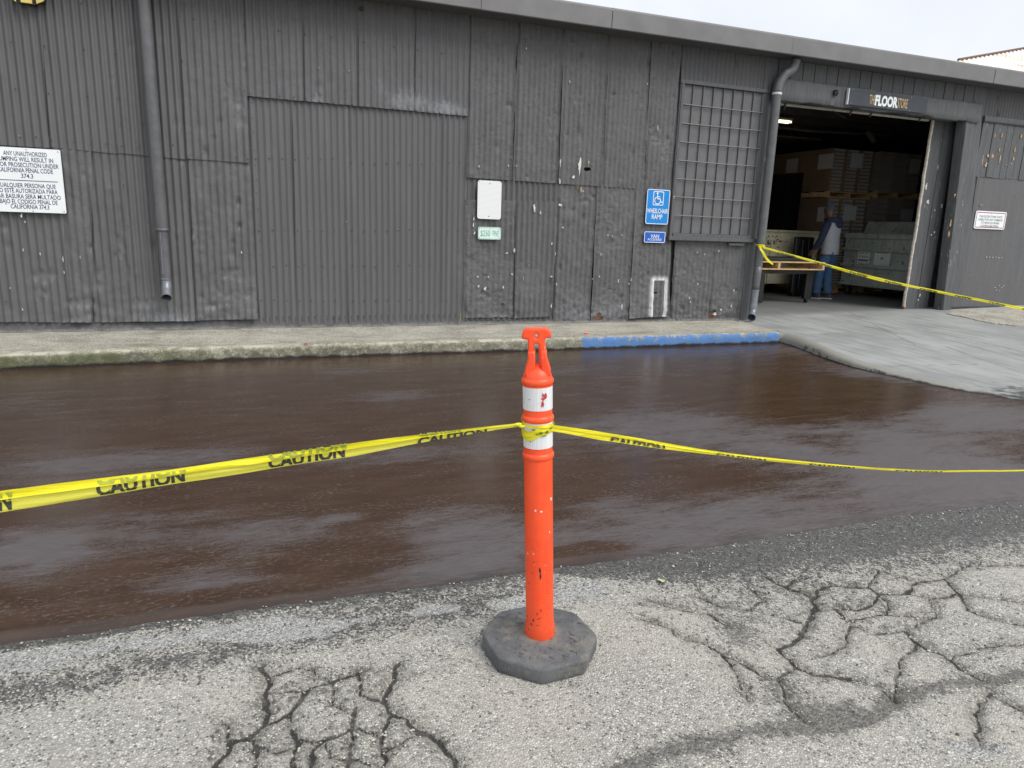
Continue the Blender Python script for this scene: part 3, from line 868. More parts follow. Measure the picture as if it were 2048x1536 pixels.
def sheet(tl, tr, br, bl, y=YW, amp=0.0125, dent=0.0048, flat=0.0, mat='sheet', jag=0.0, holes=(), spray=None, top=None, pitch=0.0745, lift=0.0, rows=0.022, label=None, gap=None):
    gap = gap if gap is not None else (0.030 if 'worn' in mat else 0.0)
    c = [W(*p, y) for p in (tl, tr, br, bl)]
    if top is not None:                       # run the sheet straight up to the soffit
        for i, j in ((0, 3), (1, 2)):
            a, b = c[i], c[j]
            c[i] = np.array([a[0] + (a[0] - b[0]) * 0.0, y, top])
    wdt = max(abs(c[1][0] - c[0][0]), abs(c[2][0] - c[3][0]))
    hgt = max(c[0][2] - c[3][2], c[1][2] - c[2][2])
    nu, nv = max(6, int(wdt / 0.0085)), max(6, int(hgt / rows))
    s, t = np.meshgrid(np.linspace(0, 1, nu), np.linspace(0, 1, nv))
    X = (c[0][0] * (1 - s) + c[1][0] * s) * (1 - t) + (c[3][0] * (1 - s) + c[2][0] * s) * t
    Z = (c[0][2] * (1 - s) + c[1][2] * s) * (1 - t) + (c[3][2] * (1 - s) + c[2][2] * s) * t
    own = 7.3 * (c[0][0] + c[2][2]) if 'worn' in mat or 'mid' in mat else 0.0
    X = X - gap * s ** 12 * (1 + 0.8 * fbm(Z * 4, Z * 0 + own, 69))
    # uneven cut edges
    X = X + 0.006 * fbm(Z * 3, Z * 0 + s.round() * 9, 61) * (np.abs(s - 0.5) * 2) ** 6 * 2
    if jag:
        Z = Z + jag * np.clip(fbm(X * 9, X * 0 + 1.7, 62, 4) * 2 + 0.1, -0.2, 1) * sstep(0.85, 1.0, t)
    fl = np.clip(flat * (0.75 + 1.6 * fbm(X * 1.6, Z * 1.6, 63)), 0, 0.93)
    fl = np.maximum(fl, 0.55 * flat * (np.abs(s - 0.5) > 0.46))
    kick = np.zeros(X.shape)
    for kx, ky, rx, ry, dd in KICKS:
        q, e1, e2 = W(kx, ky), W(kx + rx, ky), W(kx, ky + ry)
        a_, b_ = abs(e1[0] - q[0]), abs(e2[2] - q[2])
        if q[0] < X.min() - a_ or q[0] > X.max() + a_ or q[2] < Z.min() - b_ or q[2] > Z.max() + b_:
            continue
        rr = np.sqrt(((X - q[0]) / a_) ** 2 + ((Z - q[2]) / b_) ** 2) + 0.9 * fbm(X * 14, Z * 14, 70, 3)
        m_ = 1 - sstep(0.55, 1.15, rr)           # a crushed patch with a fairly sharp crease round it
        kick = kick + m_ * dd * 0.8 * (0.6 + 1.2 * fbm(X * 17, Z * 17, 71, 3))
        fl = np.maximum(fl, 0.72 * m_)
    A = amp * (1 - fl)
    Yc = y - A * np.cos(2 * PI * X / pitch)
    dn = dent * (fbm(X * 5 + own, Z * 3.2, 64, 3) * 2 + 0.7 * np.abs(fbm(X * 13 + own, Z * 9, 65, 3)) * 4 * (fl + 0.15))
    low = np.exp(-np.clip(Z - 0.25, 0, 9) / 0.3)
    dn = dn + dent * low * (fbm(X * 9, Z * 12, 66, 3) * 3.6 + np.abs(fbm(X * 4, Z * 7, 68, 3)) * 2)
    Yc = Yc + dn + kick
    # local kicks and nail dimples
    r = random.Random(int(abs(c[0][0] * 977) + abs(c[3][2] * 311)) + nu)
    for _ in range(int(wdt * hgt * 5 * (dent / 0.004))):
        cx, cz, rr, dd = r.uniform(X.min(), X.max()), r.uniform(Z.min(), Z.max()), r.uniform(0.012, 0.05), r.uniform(-0.005, 0.010) * (dent / 0.004)
        Yc = Yc + dd * np.exp(-((X - cx) / rr) ** 2 - ((Z - cz) / (rr * r.uniform(0.6, 2.2))) ** 2)
    Yc = Yc - 0.010 * np.clip(1 - (1 - s) * wdt / 0.03, 0, 1) + 0.006 * np.clip(1 - s * wdt / 0.03, 0, 1)
    if lift:
        Yc = Yc - lift * sstep(0.75, 1.0, t)
    pale = np.zeros(X.shape)
    for cx, cy, rx, ry, w in PALE:
        q, e1, e2 = W(cx, cy), W(cx + rx, cy), W(cx, cy + ry)
        pale += w * np.exp(-((X - q[0]) / abs(e1[0] - q[0])) ** 2 - ((Z - q[2]) / abs(e2[2] - q[2])) ** 2)
    pale += 0.28 * fl * sstep(0.7, 0.9, fl) + 0.15 * low
    at = {'pale': pale, 'spray': np.zeros(X.shape)}
    if spray:
        (a, b), (c2, d2) = spray
        p0, p1 = W(a, b, y), W(c2, d2, y)
        cx, hx = (p0[0] + p1[0]) / 2, (p1[0] - p0[0]) / 2
        dx = np.abs(X - cx) - hx
        dz = Z - p0[2]
        out = np.where((dx > 0) & (dz > 0), np.hypot(dx, dz), np.maximum(dx, dz))
        at['spray'] = np.where(out < 0, 1.0 - out, 1.0 - out - 0.004)
    keep = np.ones((nv - 1, nu - 1), bool)
    xc, zc = X[:-1, :-1], Z[:-1, :-1]
    for hx, hy, rx, ry in holes:
        q, e1, e2 = W(hx, hy, y), W(hx + rx, hy, y), W(hx, hy + ry, y)
        dd = ((xc - q[0]) / abs(e1[0] - q[0])) ** 2 + ((zc - q[2]) / abs(e2[2] - q[2])) ** 2
        keep &= (dd + 1.6 * fbm(xc * 30, zc * 30, 67, 3)) > 1
    # turned-back rim so that the sheet has an edge
    nvr, nur = X.shape
    V = np.stack([X, Yc, Z], -1).reshape(-1, 3)
    fs = grid_faces(nvr, nur, keep, True)
    idx = np.arange(nvr * nur).reshape(nvr, nur)
    rim = np.concatenate([idx[-1, :], idx[::-1, -1][1:], idx[0, ::-1][1:], idx[:, 0][1:]])
    RV = V[rim] + np.array([0, 0.014, 0])
    o0 = len(V)
    k = np.arange(len(rim) - 1)
    rf = np.stack([rim[k], rim[k + 1], o0 + k + 1, o0 + k], -1)
    V = np.concatenate([V, RV])
    ext = {n: np.concatenate([v.ravel(), np.zeros(len(rim))]) for n, v in at.items()}
    me = bpy.data.meshes.new('metal_sheet')
    fill_mesh(me, V, np.concatenate([fs, rf]), True, ext)
    me.set_sharp_from_angle(angle=math.radians(55))
    o = link('metal_sheet', me, MAT[mat], WH)
    if label:
        o['label'] = label
    return o

U, L = YW - 0.008, YW + 0.006                # upper sheets lap over lower ones
T = SOFF
# upper row, left of the big panel
sheet((-150, -80), (77, -80), (99, 296), (-150, 281), U, top=T)
sheet((74, -80), (218, -80), (238, 308), (97, 294), U + .003, top=T)
sheet((215, -80), (353, -80), (372, 319), (236, 306), U, dent=.005, top=T)
sheet((350, -80), (486, -80), (498, 326), (370, 317), U + .003, dent=.007, flat=.25, top=T, mat='sheet_mid')
# lower row, left
sheet((-150, 262), (112, 285), (146, 645), (-150, 643), L, dent=.006, flat=.2, jag=.012)
sheet((110, 285), (183, 294), (187, 645), (144, 645), L - .003, dent=.008, flat=.45, jag=.012, lift=.02, mat='sheet_mid')
sheet((181, 292), (240, 300), (269, 644), (185, 645), L, dent=.008, flat=.3, jag=.008)
sheet((237, 296), (376, 312), (391, 642), (267, 643), L - .003, dent=.006, flat=.2, jag=.006, lift=.015)
sheet((373, 308), (500, 320), (517, 638), (389, 641), L, dent=.010, flat=.5, jag=.008, lift=.01, mat='sheet_mid')
# the big blocked-up opening
GP = YW + 0.022
for a, b, c, d in ((488, 585, 590, 505), (583, 696, 698, 588), (694, 888, 886, 696), (885, 941, 932, 884)):
    def yl(x):
        return 186 + (x - 495) * 0.094
    sheet((a, yl(a)), (b, yl(b)), (c, 649), (d, 650), GP + (.002 if a in (583, 885) else 0), amp=.0092, dent=.0012, flat=.0, pitch=.0735, label='smooth new corrugated sheet in the blocked-up opening' if a == 694 else None)
# above it
B = YW - 0.012
for a, b, c, d in ((484, 606, 608, 489), (604, 717, 716, 606), (715, 832, 828, 714), (830, 943, 938, 826)):
    sheet((a, -80), (b, -80), (c, 192 + (c - 495) * .091), (d, 192 + (d - 495) * .091), B + (.003 if a in (604, 830) else 0), dent=.005, flat=.25, top=T, mat='sheet_mid', jag=.008)
# upper right
D_ = YW - 0.010
seam = lambda x: 355 + (x - 935) * 0.0665
for a, b, c, d, h in ((941, 1040, 1028, 933, ()), (1038, 1133, 1119, 1026, ()), (1131, 1224, 1207, 1117, ((1173, 337, 7, 4),)), (1222, 1309, 1291, 1205, ()), (1307, 1372, 1346, 1289, ())):
    sheet((a, 40), (b, 40), (c, seam(c)), (d, seam(d)), D_ + (.003 if a in (1038, 1222) else 0), amp=.0098, dent=.008, flat=.35, top=T, mat='sheet_worn', holes=h, rows=.012, pitch=.0705, jag=.004)
sheet((1366, 80), (1473, 80), (1472, 177), (1362, 163), D_, dent=.004, flat=.15, top=T, mat='sheet_mid', pitch=.0705)
sheet((1471, 80), (1543, 80), (1538, 185), (1470, 175), D_ + .003, dent=.004, flat=.15, top=T, mat='sheet_mid', pitch=.0705)
# middle strip behind the low patches
E_ = YW + 0.004
sheet((931, 345), (1029, 352), (1030, 640), (929, 640), E_ + .012, dent=.004, mat='sheet_mid')
sheet((1026, 352), (1119, 360), (1112, 640), (1028, 640), E_ + .014, dent=.004, mat='sheet_worn')
# low row, right
sheet((931, 399), (1034, 401), (1031, 636), (927, 635), YW - .006, dent=.010, flat=.8, mat='sheet_worn', jag=.035, holes=((1005, 607, 3, 3),), rows=.013)
sheet((1031, 401), (1122, 404), (1106, 633), (1029, 637), YW - .010, dent=.006, flat=.35, mat='sheet_worn', jag=.01, rows=.016)
sheet((1116, 362), (1197, 367), (1183, 650), (1106, 649), E_ + .003, dent=.011, flat=.5, mat='sheet_worn', jag=.012, rows=.016, holes=((1108, 646, 4, 3),))
sheet((1195, 366), (1276, 371), (1258, 647), (1182, 651), E_ - .001, dent=.009, flat=.55, mat='sheet_worn', jag=.02, rows=.013, holes=((1196, 640, 9, 15),))
sheet((1274, 370), (1346, 373), (1342, 632), (1257, 637), YW - .012, dent=.009, flat=.6, mat='sheet_worn', jag=.012, rows=.0105, lift=.025, spray=((1309, 561), (1324, 640)), holes=((1311, 585, 3, 2),), label='flattened sheet with a white spray painted outline')
sheet((1352, 470), (1434, 476), (1421, 645), (1341, 644), E_ - .001, dent=.011, flat=.65, mat='sheet_worn', jag=.03, rows=.013)
sheet((1431, 474), (1499, 480), (1484, 643), (1419, 645), E_ - .004, dent=.011, flat=.6, mat='sheet_worn', jag=.03, rows=.013, holes=((1425, 632, 9, 12), (1452, 641, 16, 6)))
# far right, above the planks
sheet((1968, 140), (2000, 140), (1995, 238), (1962, 234), D_, dent=.003, top=T, pitch=.0705)
sheet((1998, 140), (2150, 140), (2140, 254), (1993, 237), D_ + .003, dent=.003, top=T, pitch=.0705)

# dark light-leak backing added behind the cladding, plinth, the shell of the building
DX0, DX1, DZ1 = 7.02, 11.0, 3.31            # the doorway
wb = MB().box(-7, DX0 + .02, 8.80, 8.92, 0.02, 4.0).box(DX1 + .22, 18, 8.80, 8.92, 0.02, 4.0).box(DX0 + .02, DX1 + .22, 8.80, 8.92, DZ1 + .02, 4.0)
wb.build('wall', MAT['dark'], WH)
hull = MB().box(-7.1, -7.0, 8.80, 20, 0, 4.2).box(18, 18.1, 8.80, 20, 0, 4.2).box(-7, 18, 20, 20.1, 0, 4.4)
hull.build('wall', MAT['wood'], WH)
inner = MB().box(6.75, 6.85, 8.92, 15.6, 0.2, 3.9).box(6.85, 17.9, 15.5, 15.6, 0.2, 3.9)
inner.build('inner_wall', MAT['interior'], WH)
xs = np.arange(-7, 7.05, 0.03)
zz = np.array([0.02, 0.1, 0.17, 0.21, 0.25, 0.29])
X, Z = np.meshgrid(xs, zz)
Y = 8.775 + 0.012 * fbm(X * 3, Z * 6, 71) - 0.05 * sstep(0.2, 0.15, Z) * (1 + fbm(X * 4, Z * 3, 73))
grid('foundation', X, Y, Z, MAT['plinth'], WH)
xs = np.arange(10.95, 18, 0.04)
zz = np.array([0.02, 0.18, 0.24, 0.29, 0.33])
X, Z = np.meshgrid(xs, zz)
Y = 8.70 + 0.03 * fbm(X * 3, Z * 6, 72)
grid('foundation', X, Y, Z + 0.02 * fbm(X * 5, X * 0, 74) * (Z > .3), plain('black_tar_flashing', (0.028, 0.027, 0.028), .6, .3, 9, .5), WH)

# roof, fascia, soffit
MB().add([(-7.3, 8.42, 4.06), (18.3, 8.42, 4.06), (18.3, 20.3, 4.5), (-7.3, 20.3, 4.5), (-7.3, 8.42, 4.0), (18.3, 8.42, 4.0), (18.3, 20.3, 4.44), (-7.3, 20.3, 4.44)],
         [(0, 1, 2, 3), (7, 6, 5, 4), (0, 4, 5, 1), (1, 5, 6, 2), (2, 6, 7, 3), (3, 7, 4, 0)]).build('roof', MAT['fascia'], WH)
MB().box(-7.2, 18.2, 8.425, 8.80, SOFF, SOFF + .02).build('soffit', MAT['wood'], WH)
fx = [-7.3] + [W(p, q, 8.4)[0] for p, q in ((300, -60), (962, 15), (1223, 50), (1585, 88), (1990, 140))] + [18.3]
for i in range(len(fx) - 1):
    a, b = fx[i] + .003, fx[i + 1] - .003
    o = (i % 2) * 0.004
    n = max(2, int((b - a) / 0.25))
    gx = np.linspace(a, b, n)
    secs = np.array([(8.44, 3.846), (8.398, 3.842), (8.392, 3.850), (8.390, 3.95), (8.388, 4.055), (8.392, 4.075), (8.410, 4.080), (8.46, 4.080)])
    GX = np.tile(gx, (len(secs), 1))
    wv = 0.006 * fbm(GX * 1.1, GX * 0, 81)
    grid('fascia', GX, secs[:, :1] - o + wv + 0 * GX, secs[:, 1:] + wv * .6 + 0 * GX, MAT['fascia'], WH, smooth=False)

# boards above the doorway
bs = [1500 + v / 3.737 for v in (148, 215, 305, 400, 487, 577, 660, 745, 828, 910, 990, 1073, 1153, 1230, 1305, 1385, 1460, 1535, 1607, 1680, 1765)]
bx = [W(p, 110 + (p - 1540) * .135, 8.745)[0] for p in bs]
for i in range(len(bx) - 1):
    y0 = 8.725 + rng.uniform(-.004, .004)
    zb = 3.30 if i == len(bx) - 2 else 3.52
    MB().box(bx[i] + .006, bx[i + 1] - .006, y0, 8.795, zb, SOFF - .002).build('board', MAT['wood'], WH, bevel=.003)
# lintel: a big old beam, chewed along its lower edge
def rough_beam(name, x0, x1, y0, y1, z0, z1, mat, amp=.01, parent=WH, nx=None, ragged=0.0):
    nx = nx or max(4, int((x1 - x0) / .03))
    gx = np.linspace(x0, x1, nx)
    loop = [(y1, z0), (y0 + .01, z0), (y0, z0 + .012), (y0, (z0 * 2 + z1) / 3), (y0, (z0 + 2 * z1) / 3), (y0, z1 - .01), (y0 + .01, z1), (y1, z1)]
    P = np.array(loop)
    X = np.tile(gx, (len(P), 1))
    Yy = P[:, :1] + amp * fbm(X * 5, P[:, 1:] * 14, 91) * 2 * (P[:, :1] < y1 - .001)
    Zz = P[:, 1:] + amp * fbm(X * 4, P[:, :1] * 9, 92) + ragged * np.clip(fbm(X * 7, X * 0, 93) * 2, 0, 1) * (P[:, 1:] < z0 + .03)
    me = bpy.data.meshes.new(name)
    nv, nu = X.shape
    f = grid_faces(nv, nu)
    V = np.stack([X, Yy, Zz], -1).reshape(-1, 3)
    fill_mesh(me, V, f, True)
    bm = bmesh.new()
    bm.from_mesh(me)
    bm.verts.ensure_lookup_table()
    for col in (0, nu - 1):
        try:
            bm.faces.new([bm.verts[r * nu + col] for r in range(nv)])
        except ValueError:
            pass
    bmesh.ops.recalc_face_normals(bm, faces=bm.faces)
    bm.to_mesh(me)
    bm.free()
    me.set_sharp_from_angle(angle=math.radians(45))
    return link(name, me, mat, parent)
rough_beam('lintel', 7.06, 11.17, 8.668, 8.80, 3.305, 3.60, MAT['wood'], .012, ragged=.035)
rough_beam('lintel', 7.06, 11.0, 8.82, 9.02, 3.36, 3.62, MAT['interior'], .01, ragged=.02)
MB().box(7.10, 10.9, 8.93, 8.99, 3.40, 3.46).build('door_track', MAT['interior'], WH)

# corner post between window and doorway
def vpost(name, tl, tr, br, bl, y0, y1, mat, amp=.006, nz=60):
    c = [W(*p, y0) for p in (tl, tr, br, bl)]
    t = np.linspace(0, 1, nz)[:, None]
    cols = []
    ins = min(.006, abs(c[1][0] - c[0][0]) * .2)
    sx = np.array([0, 0, ins, None, None, -ins, 0, 0], object)
    lx = c[0][0] * (1 - t) + c[3][0] * t
    rx = c[1][0] * (1 - t) + c[2][0] * t
    z = (c[0][2] + c[1][2]) / 2 * (1 - t) + (c[3][2] + c[2][2]) / 2 * t
    X = np.concatenate([lx, lx, lx + ins, lx * .67 + rx * .33, lx * .33 + rx * .67, rx - ins, rx, rx], 1)
    Yv = np.array([[y1, y0 + .008, y0, y0, y0, y0, y0 + .008, y1]]) + 0 * X
    Z = z + 0 * X
    mid = np.array([[0, 1, 1, .6, .6, 1, 1, 0]])
    X = X + amp * fbm(Z * 6, X * 3, 101) * 2 * mid
    Yv = Yv + amp * .6 * fbm(Z * 4, X * 11, 102) * 2 * mid
    o = grid(name, X, Yv, Z, mat, WH)
    o.data.set_sharp_from_angle(angle=math.radians(45))
    return o
vpost('corner_board', (1534, 100), (1552, 100), (1497, 643), (1480, 643), 8.725, 8.82, MAT['wood'], .006)
vpost('corner_board', (1551, 100), (1562, 100), (1505, 641), (1496, 641), 8.745, 8.82, MAT['wood_peel'], .008)
# right side of the doorway
vpost('door_post', (1933, 238), (1951, 240), (1900, 630), (1884, 628), 8.69, 8.86, MAT['wood_peel'], .010)
vpost('door_post', (1950, 200), (1969, 200), (1921, 630), (1899, 630), 8.715, 8.90, MAT['wood'], .006)
for i in range(6):
    MB().box(10.98 + i * .2, 11.175 + i * .2, 9.16, 9.19, 0.24, 3.42).build('pocket_board', MAT['wood'], WH)
vpost('post_foot', (1889, 592), (1903, 592), (1900, 636), (1884, 634), 8.655, 8.70, MAT['wood'], .012, 20)
# planks and plywood right of it
rough_beam('plank_rail', 11.30, 13.6, 8.69, 8.80, W(1968, 240, 8.69)[2] - .02, W(1968, 233, 8.69)[2] + .02, MAT['wood'], .003)
px_s = [1966, 1977, 1989, 2003, 2017, 2030, 2044, 2057, 2070, 2084, 2098]
pz0, pz1 = W(1960, 353, 8.72)[2], W(1968, 242, 8.72)[2]
for i in range(len(px_s) - 1):
    a, b = W(px_s[i], 245, 8.73)[0], W(px_s[i + 1], 245, 8.73)[0]
    y0 = 8.725 + rng.uniform(-.006, .006)
    MB().box(a + .004, b - .004, y0, 8.80, pz0 + rng.uniform(-.01, .0), pz1 - .005).build('plank', MAT['wood_peel'], WH, bevel=.004)
def panel(name, x0, x1, z0, z1, y, mat, amp=.006):
    gx, gz = np.linspace(x0, x1, max(3, int((x1 - x0) / .04))), np.linspace(z0, z1, max(3, int((z1 - z0) / .04)))
    X, Z = np.meshgrid(gx, gz)
    Y = y + amp * fbm(X * 1.5, Z * 1.5, 111) * 2
    Z = Z + 0.02 * fbm(X * 7, X * 0, 112) * (Z < z0 + .01)
    return grid(name, X, Y, Z, mat, WH, attrs={'pale': np.zeros(X.shape), 'spray': np.zeros(X.shape)})
panel('plywood_panel', 11.38, 13.75, 0.27, pz0 + .005, 8.735, MAT['sheet_mid'])
vpost('plywood_batten', (1955, 352), (1961, 352), (1919, 629), (1913, 629), 8.722, 8.80, MAT['wood'], .003)

# barred window
WIN = link('window', MB().quadbox(*[(W(*p, 8.76)[0], W(*p, 8.76)[2]) for p in ((1366, 166), (1532, 187), (1497, 485), (1344, 473))], 8.765, 8.80).mesh('window'), MAT['dark'], WH)
wx0, wx1 = 5.600, 6.955
wz0, wz1 = W(1345, 468)[2], W(1368, 170)[2]
fr = [(wx0 - .055, wx0, wz0 - .03, wz1 + .05), (wx1 - .02, wx1 + .06, wz0 - .03, wz1 + .05)]
for a, b, c, d in fr:
    MB().box(a, b, 8.715, 8.80, c, d).build('frame', MAT['wood'], WIN, bevel=.004)
MB().box(wx0 - .06, wx1 + .065, 8.70, 8.80, wz1 + .012, wz1 + .06).build('frame', MAT['wood'], WIN, bevel=.005)
MB().box(wx0 - .075, wx1 + .08, 8.67, 8.80, wz0 - .085, wz0 - .03).build('sill', MAT['wood'], WIN, bevel=.006)
MB().box(wx0, wx1 - .02, 8.69, 8.79, wz0 - .03, wz0 + .012).build('frame', MAT['wood'], WIN, bevel=.004)
vx = [W(960 + v / 3.413, 195 + (v - 1445) * .035, 8.73)[0] for v in (1452, 1522, 1592, 1660, 1728, 1796, 1863, 1929)]
hz = [W(1366, 209.5, 8.73)[2], W(1363, 247.5, 8.73)[2], W(1360, 284.5, 8.73)[2], W(1356, 321.5, 8.73)[2], W(1353, 358, 8.73)[2], W(1350, 394.5, 8.73)[2], W(1347, 431, 8.73)[2]]
for x in vx:
    MB().tube([(x + rng.uniform(-.004, .004), 8.727, wz0 + .01), (x, 8.727, wz1 + .015)], .0075, 8).build('bar', MAT['bar'], WIN)
for z in hz:
    MB().tube([(wx0 - .005, 8.713, z + .004), ((wx0 + wx1) / 2, 8.711, z + rng.uniform(-.003, .003)), (wx1 - .015, 8.713, z)], .0075, 8).build('bar', MAT['bar'], WIN)
cx_ = [wx0] + vx + [wx1 - .02]
cz_ = [wz0 + .012] + hz[::-1] + [wz1 + .012]
for i in range(len(cx_) - 1):
    for j in range(len(cz_) - 1):
        a, b, c, d = cx_[i] + .004, cx_[i + 1] - .004, cz_[j] + .004, cz_[j + 1] - .004
        if b - a < .02:
            continue
        t1, t2 = rng.uniform(-.0015, .0015), rng.uniform(-.0015, .0015)
        MB().add([(a, 8.745 + t1, c), (b, 8.745 + t2, c), (b, 8.745 - t1, d), (a, 8.745 - t2, d), (a, 8.764, c), (b, 8.764, c), (b, 8.764, d), (a, 8.764, d)],
                 [(0, 1, 2, 3), (0, 4, 5, 1), (1, 5, 6, 2), (2, 6, 7, 3), (3, 7, 4, 0)]).build('pane', MAT['pane'], WIN)
p0, p1 = W(1456, 487, 8.72), W(1486, 491, 8.72)
MB().box(p0[0], p1[0], 8.695, 8.76, p1[2] - .005, p0[2] + .01).build('drip_rail', MAT['wood'], WH, bevel=.004)
vpost('trim_strip', (1365, 165), (1371, 165), (1345, 480), (1338, 480), 8.705, 8.78, MAT['wood_peel'], .006)

# downpipes
def arc(p0, p1, p2, n=10):
    p0, p1, p2 = Vector(p0), Vector(p1), Vector(p2)
    return [p0 * (1 - t) ** 2 + p1 * 2 * t * (1 - t) + p2 * t * t for t in (k / n for k in range(n + 1))]
xl = W(322, 430, 8.655)[0]
z1, z2, zo = W(322, 458, 8.66)[2], W(328, 557, 8.66)[2], W(331, 598, 8.52)[2]
dp = MB().tube([(xl - .012, 8.655, SOFF), (xl - .004, 8.655, 2.2), (xl, 8.655, z1 - .02)], .064, 24)
DP = dp.build('downpipe', MAT['pipe'], WH, smooth='auto')
DP['label'] = 'long straight grey downpipe ending in a short elbow'
MB().tube([(xl, 8.655, z1), (xl + .003, 8.655, z2 - .02)], .054, 24).build('lower_pipe', MAT['pipe'], DP, smooth='auto')
for z, r in ((z1, .068), (z2, .056)):
    MB().tube([(xl, 8.655, z - .008), (xl, 8.655, z + .008)], r, 24).build('collar', MAT['zinc'], DP, smooth='auto')
pts = arc((xl + .003, 8.655, z2), (xl + .003, 8.655, z2 - .12), (xl + .008, 8.50, z2 - .20), 8)
el = MB().tube(pts, [.050 + .002 * (k % 2) for k in range(len(pts))], 24, caps=False)
ins = [Vector(p) for p in pts]
el.tube(ins[::-1], .046, 24, caps=False)
el.build('elbow', MAT['zinc'], DP, smooth='auto')
MB().blob(ins[4], (.03, .03, .03)).build('throat_shade_ball', MAT['dark'], DP)  # dark ball imitating the shade inside the pipe
MB().box(xl - .02, xl - .012, 8.599, 8.603, z2 + .05, z1 - .03).build('seam', MAT['zinc'], DP)

xr = W(1533, 380, 8.60)[0]
zc = W(1553, 187, 8.60)[2]
RP = MB().tube([(xr, 8.60, zc), (xr, 8.60, 2.0), (xr - .004, 8.60, .98)], .064, 24).build('downpipe', MAT['pipe'], WH, smooth='auto')
RP['label'] = 'downpipe with a ribbed offset at the top and a battered foot beside the doorway'
top = W(1592, 112, 8.56)
p_s = arc((top[0] + .01, 8.56, SOFF - .01), (top[0] + .01, 8.57, SOFF - .17), ((top[0] + xr) / 2, 8.585, (SOFF + zc) / 2 + .03), 9) + arc(((top[0] + xr) / 2, 8.585, (SOFF + zc) / 2 + .03), (xr, 8.60, zc + .17), (xr, 8.60, zc + .005), 9)[1:]
MB().tube(p_s, [.064 + (.004 if k % 2 else -.002) for k in range(len(p_s))], 24).build('offset_bend', MAT['pipe'], RP, smooth=True)
MB().tube([(xr, 8.60, zc - .018), (xr, 8.60, zc + .012)], .0665, 24).build('collar', MAT['chip_white'], RP, smooth='auto')
zk, ze = W(1505, 545, 8.6)[2], W(1498, 634, 8.48)[2]
lowp = MB()
ptsl = [(xr - .004, 8.60, .98), (xr - .004, 8.598, .86), (xr - .006, 8.602, .78), (xr - .008, 8.597, .70), (xr - .012, 8.60, .62)]
lowp.tube(ptsl, [.062, .056, .060, .052, .058], 24)
lowp.build('dented_foot', MAT['pipe'], RP, smooth=True)
MB().tube([(xr - .012, 8.60, .607), (xr - .012, 8.60, .632)], .061, 24).build('collar', MAT['zinc'], RP, smooth='auto')
pe = [Vector((xr - .012, 8.60, .61)), Vector((xr - .016, 8.598, .45))] + arc((xr - .018, 8.595, .36), (xr - .02, 8.59, .26), (xr - .11, 8.49, .225), 8)
el = MB().tube(pe, .057, 24, caps=False)
el.tube(pe[::-1], .052, 24, caps=False)
el.build('elbow', MAT['zinc'], RP, smooth='auto')
MB().blob(pe[6], (.035, .035, .035)).build('throat_shade_ball', MAT['dark'], RP)  # ball coloured dark for the shaded inside of the outlet

# sliding door, pushed back behind the right-hand wall
SD = MB().box(10.545, 11.05, 9.005, 9.045, 0.262, 3.40).build('sliding_door', MAT['dark'], WH)
sx = [10.53] + [W(p, 240, 9.0)[0] for p in (1890, 1914)]
for a, b in zip(sx[:-1], sx[1:]):
    vs = MB().box(a + .005, b - .005, 8.985 + rng.uniform(-.003, .003), 9.005, 0.25 + rng.uniform(0, .03), 3.40)
    vs.build('plank', MAT['wood_peel'], SD, bevel=.003)
nz = 90
t = np.linspace(0, 1, nz)[:, None]
Zp = 0.25 + t * 3.14
Xc = np.array([[0, 0, -.004, -.022, -.034, -.012]]) + 10.545 + 0 * Zp
Yc = np.array([[9.047, 9.047, 9.045, 9.03, 8.984, 8.976]]) + 0 * Zp
Xc = Xc + .012 * fbm(Zp * 4, Yc * 7, 121) * 2 * np.array([[0, .2, .6, 1, 1, 1.4]])
Yc = Yc + .012 * fbm(Zp * 6, Xc * 7, 122) * 2 * np.array([[0, 0, .5, 1, 1, 1]])
grid('edge_trim', Xc, Yc, Zp + 0 * Xc, MAT['edge_wood'], SD)
MB().box(10.50, 10.56, 8.978, 9.05, 0.245, 0.30).build('rotten_corner', MAT['rust'], SD, bevel=.01)

# ceiling, joists and pipes inside
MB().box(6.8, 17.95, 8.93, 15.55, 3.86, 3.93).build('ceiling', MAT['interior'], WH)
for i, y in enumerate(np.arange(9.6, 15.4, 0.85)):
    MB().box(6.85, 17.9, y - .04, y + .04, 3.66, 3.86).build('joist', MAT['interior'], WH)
MB().tube([(7.2, 9.08, 3.345), (8.8, 9.08, 3.352), (10.52, 9.08, 3.355)], .026, 12).build('ceiling_pipe', MAT['cream_pipe'], WH, smooth='auto')
MB().tube([W(1540, 252, 11.2), W(1620, 262, 11.2), W(1780, 270, 11.2)], .022, 10).build('ceiling_pipe', MAT['interior'], WH, smooth='auto')
MB().beam(W(1735, 262, 10.6), W(1748, 284, 10.6), .07, .05).build('brace', MAT['interior'], WH)
for pxx in (1568, 1700, 1740, 1838):
    p = W(pxx, 214 + (pxx - 1568) * .09, 9.06)
    MB().beam((p[0], 9.07, p[2] - .03), (p[0] + .02, 9.02, 3.42), .04, .012, (1, 0, 0)).build('pipe_bracket', MAT['pipe'], WH)
MB().beam(W(1665, 222, 9.0), W(1690, 236, 9.06), .012, .012).build('pipe_bracket', MAT['black'], WH)
# ceiling board near the lamp, its lit yellowish tone put into the colour
p0, p1 = W(1556, 244, 13.6), W(1640, 258, 13.6)
MB().box(p0[0], p1[0], 13.5, 14.4, 3.60, 3.63).build('ceiling_board', plain('lamplit_board', (0.30, 0.24, 0.14), .8, .2, 6), WH)

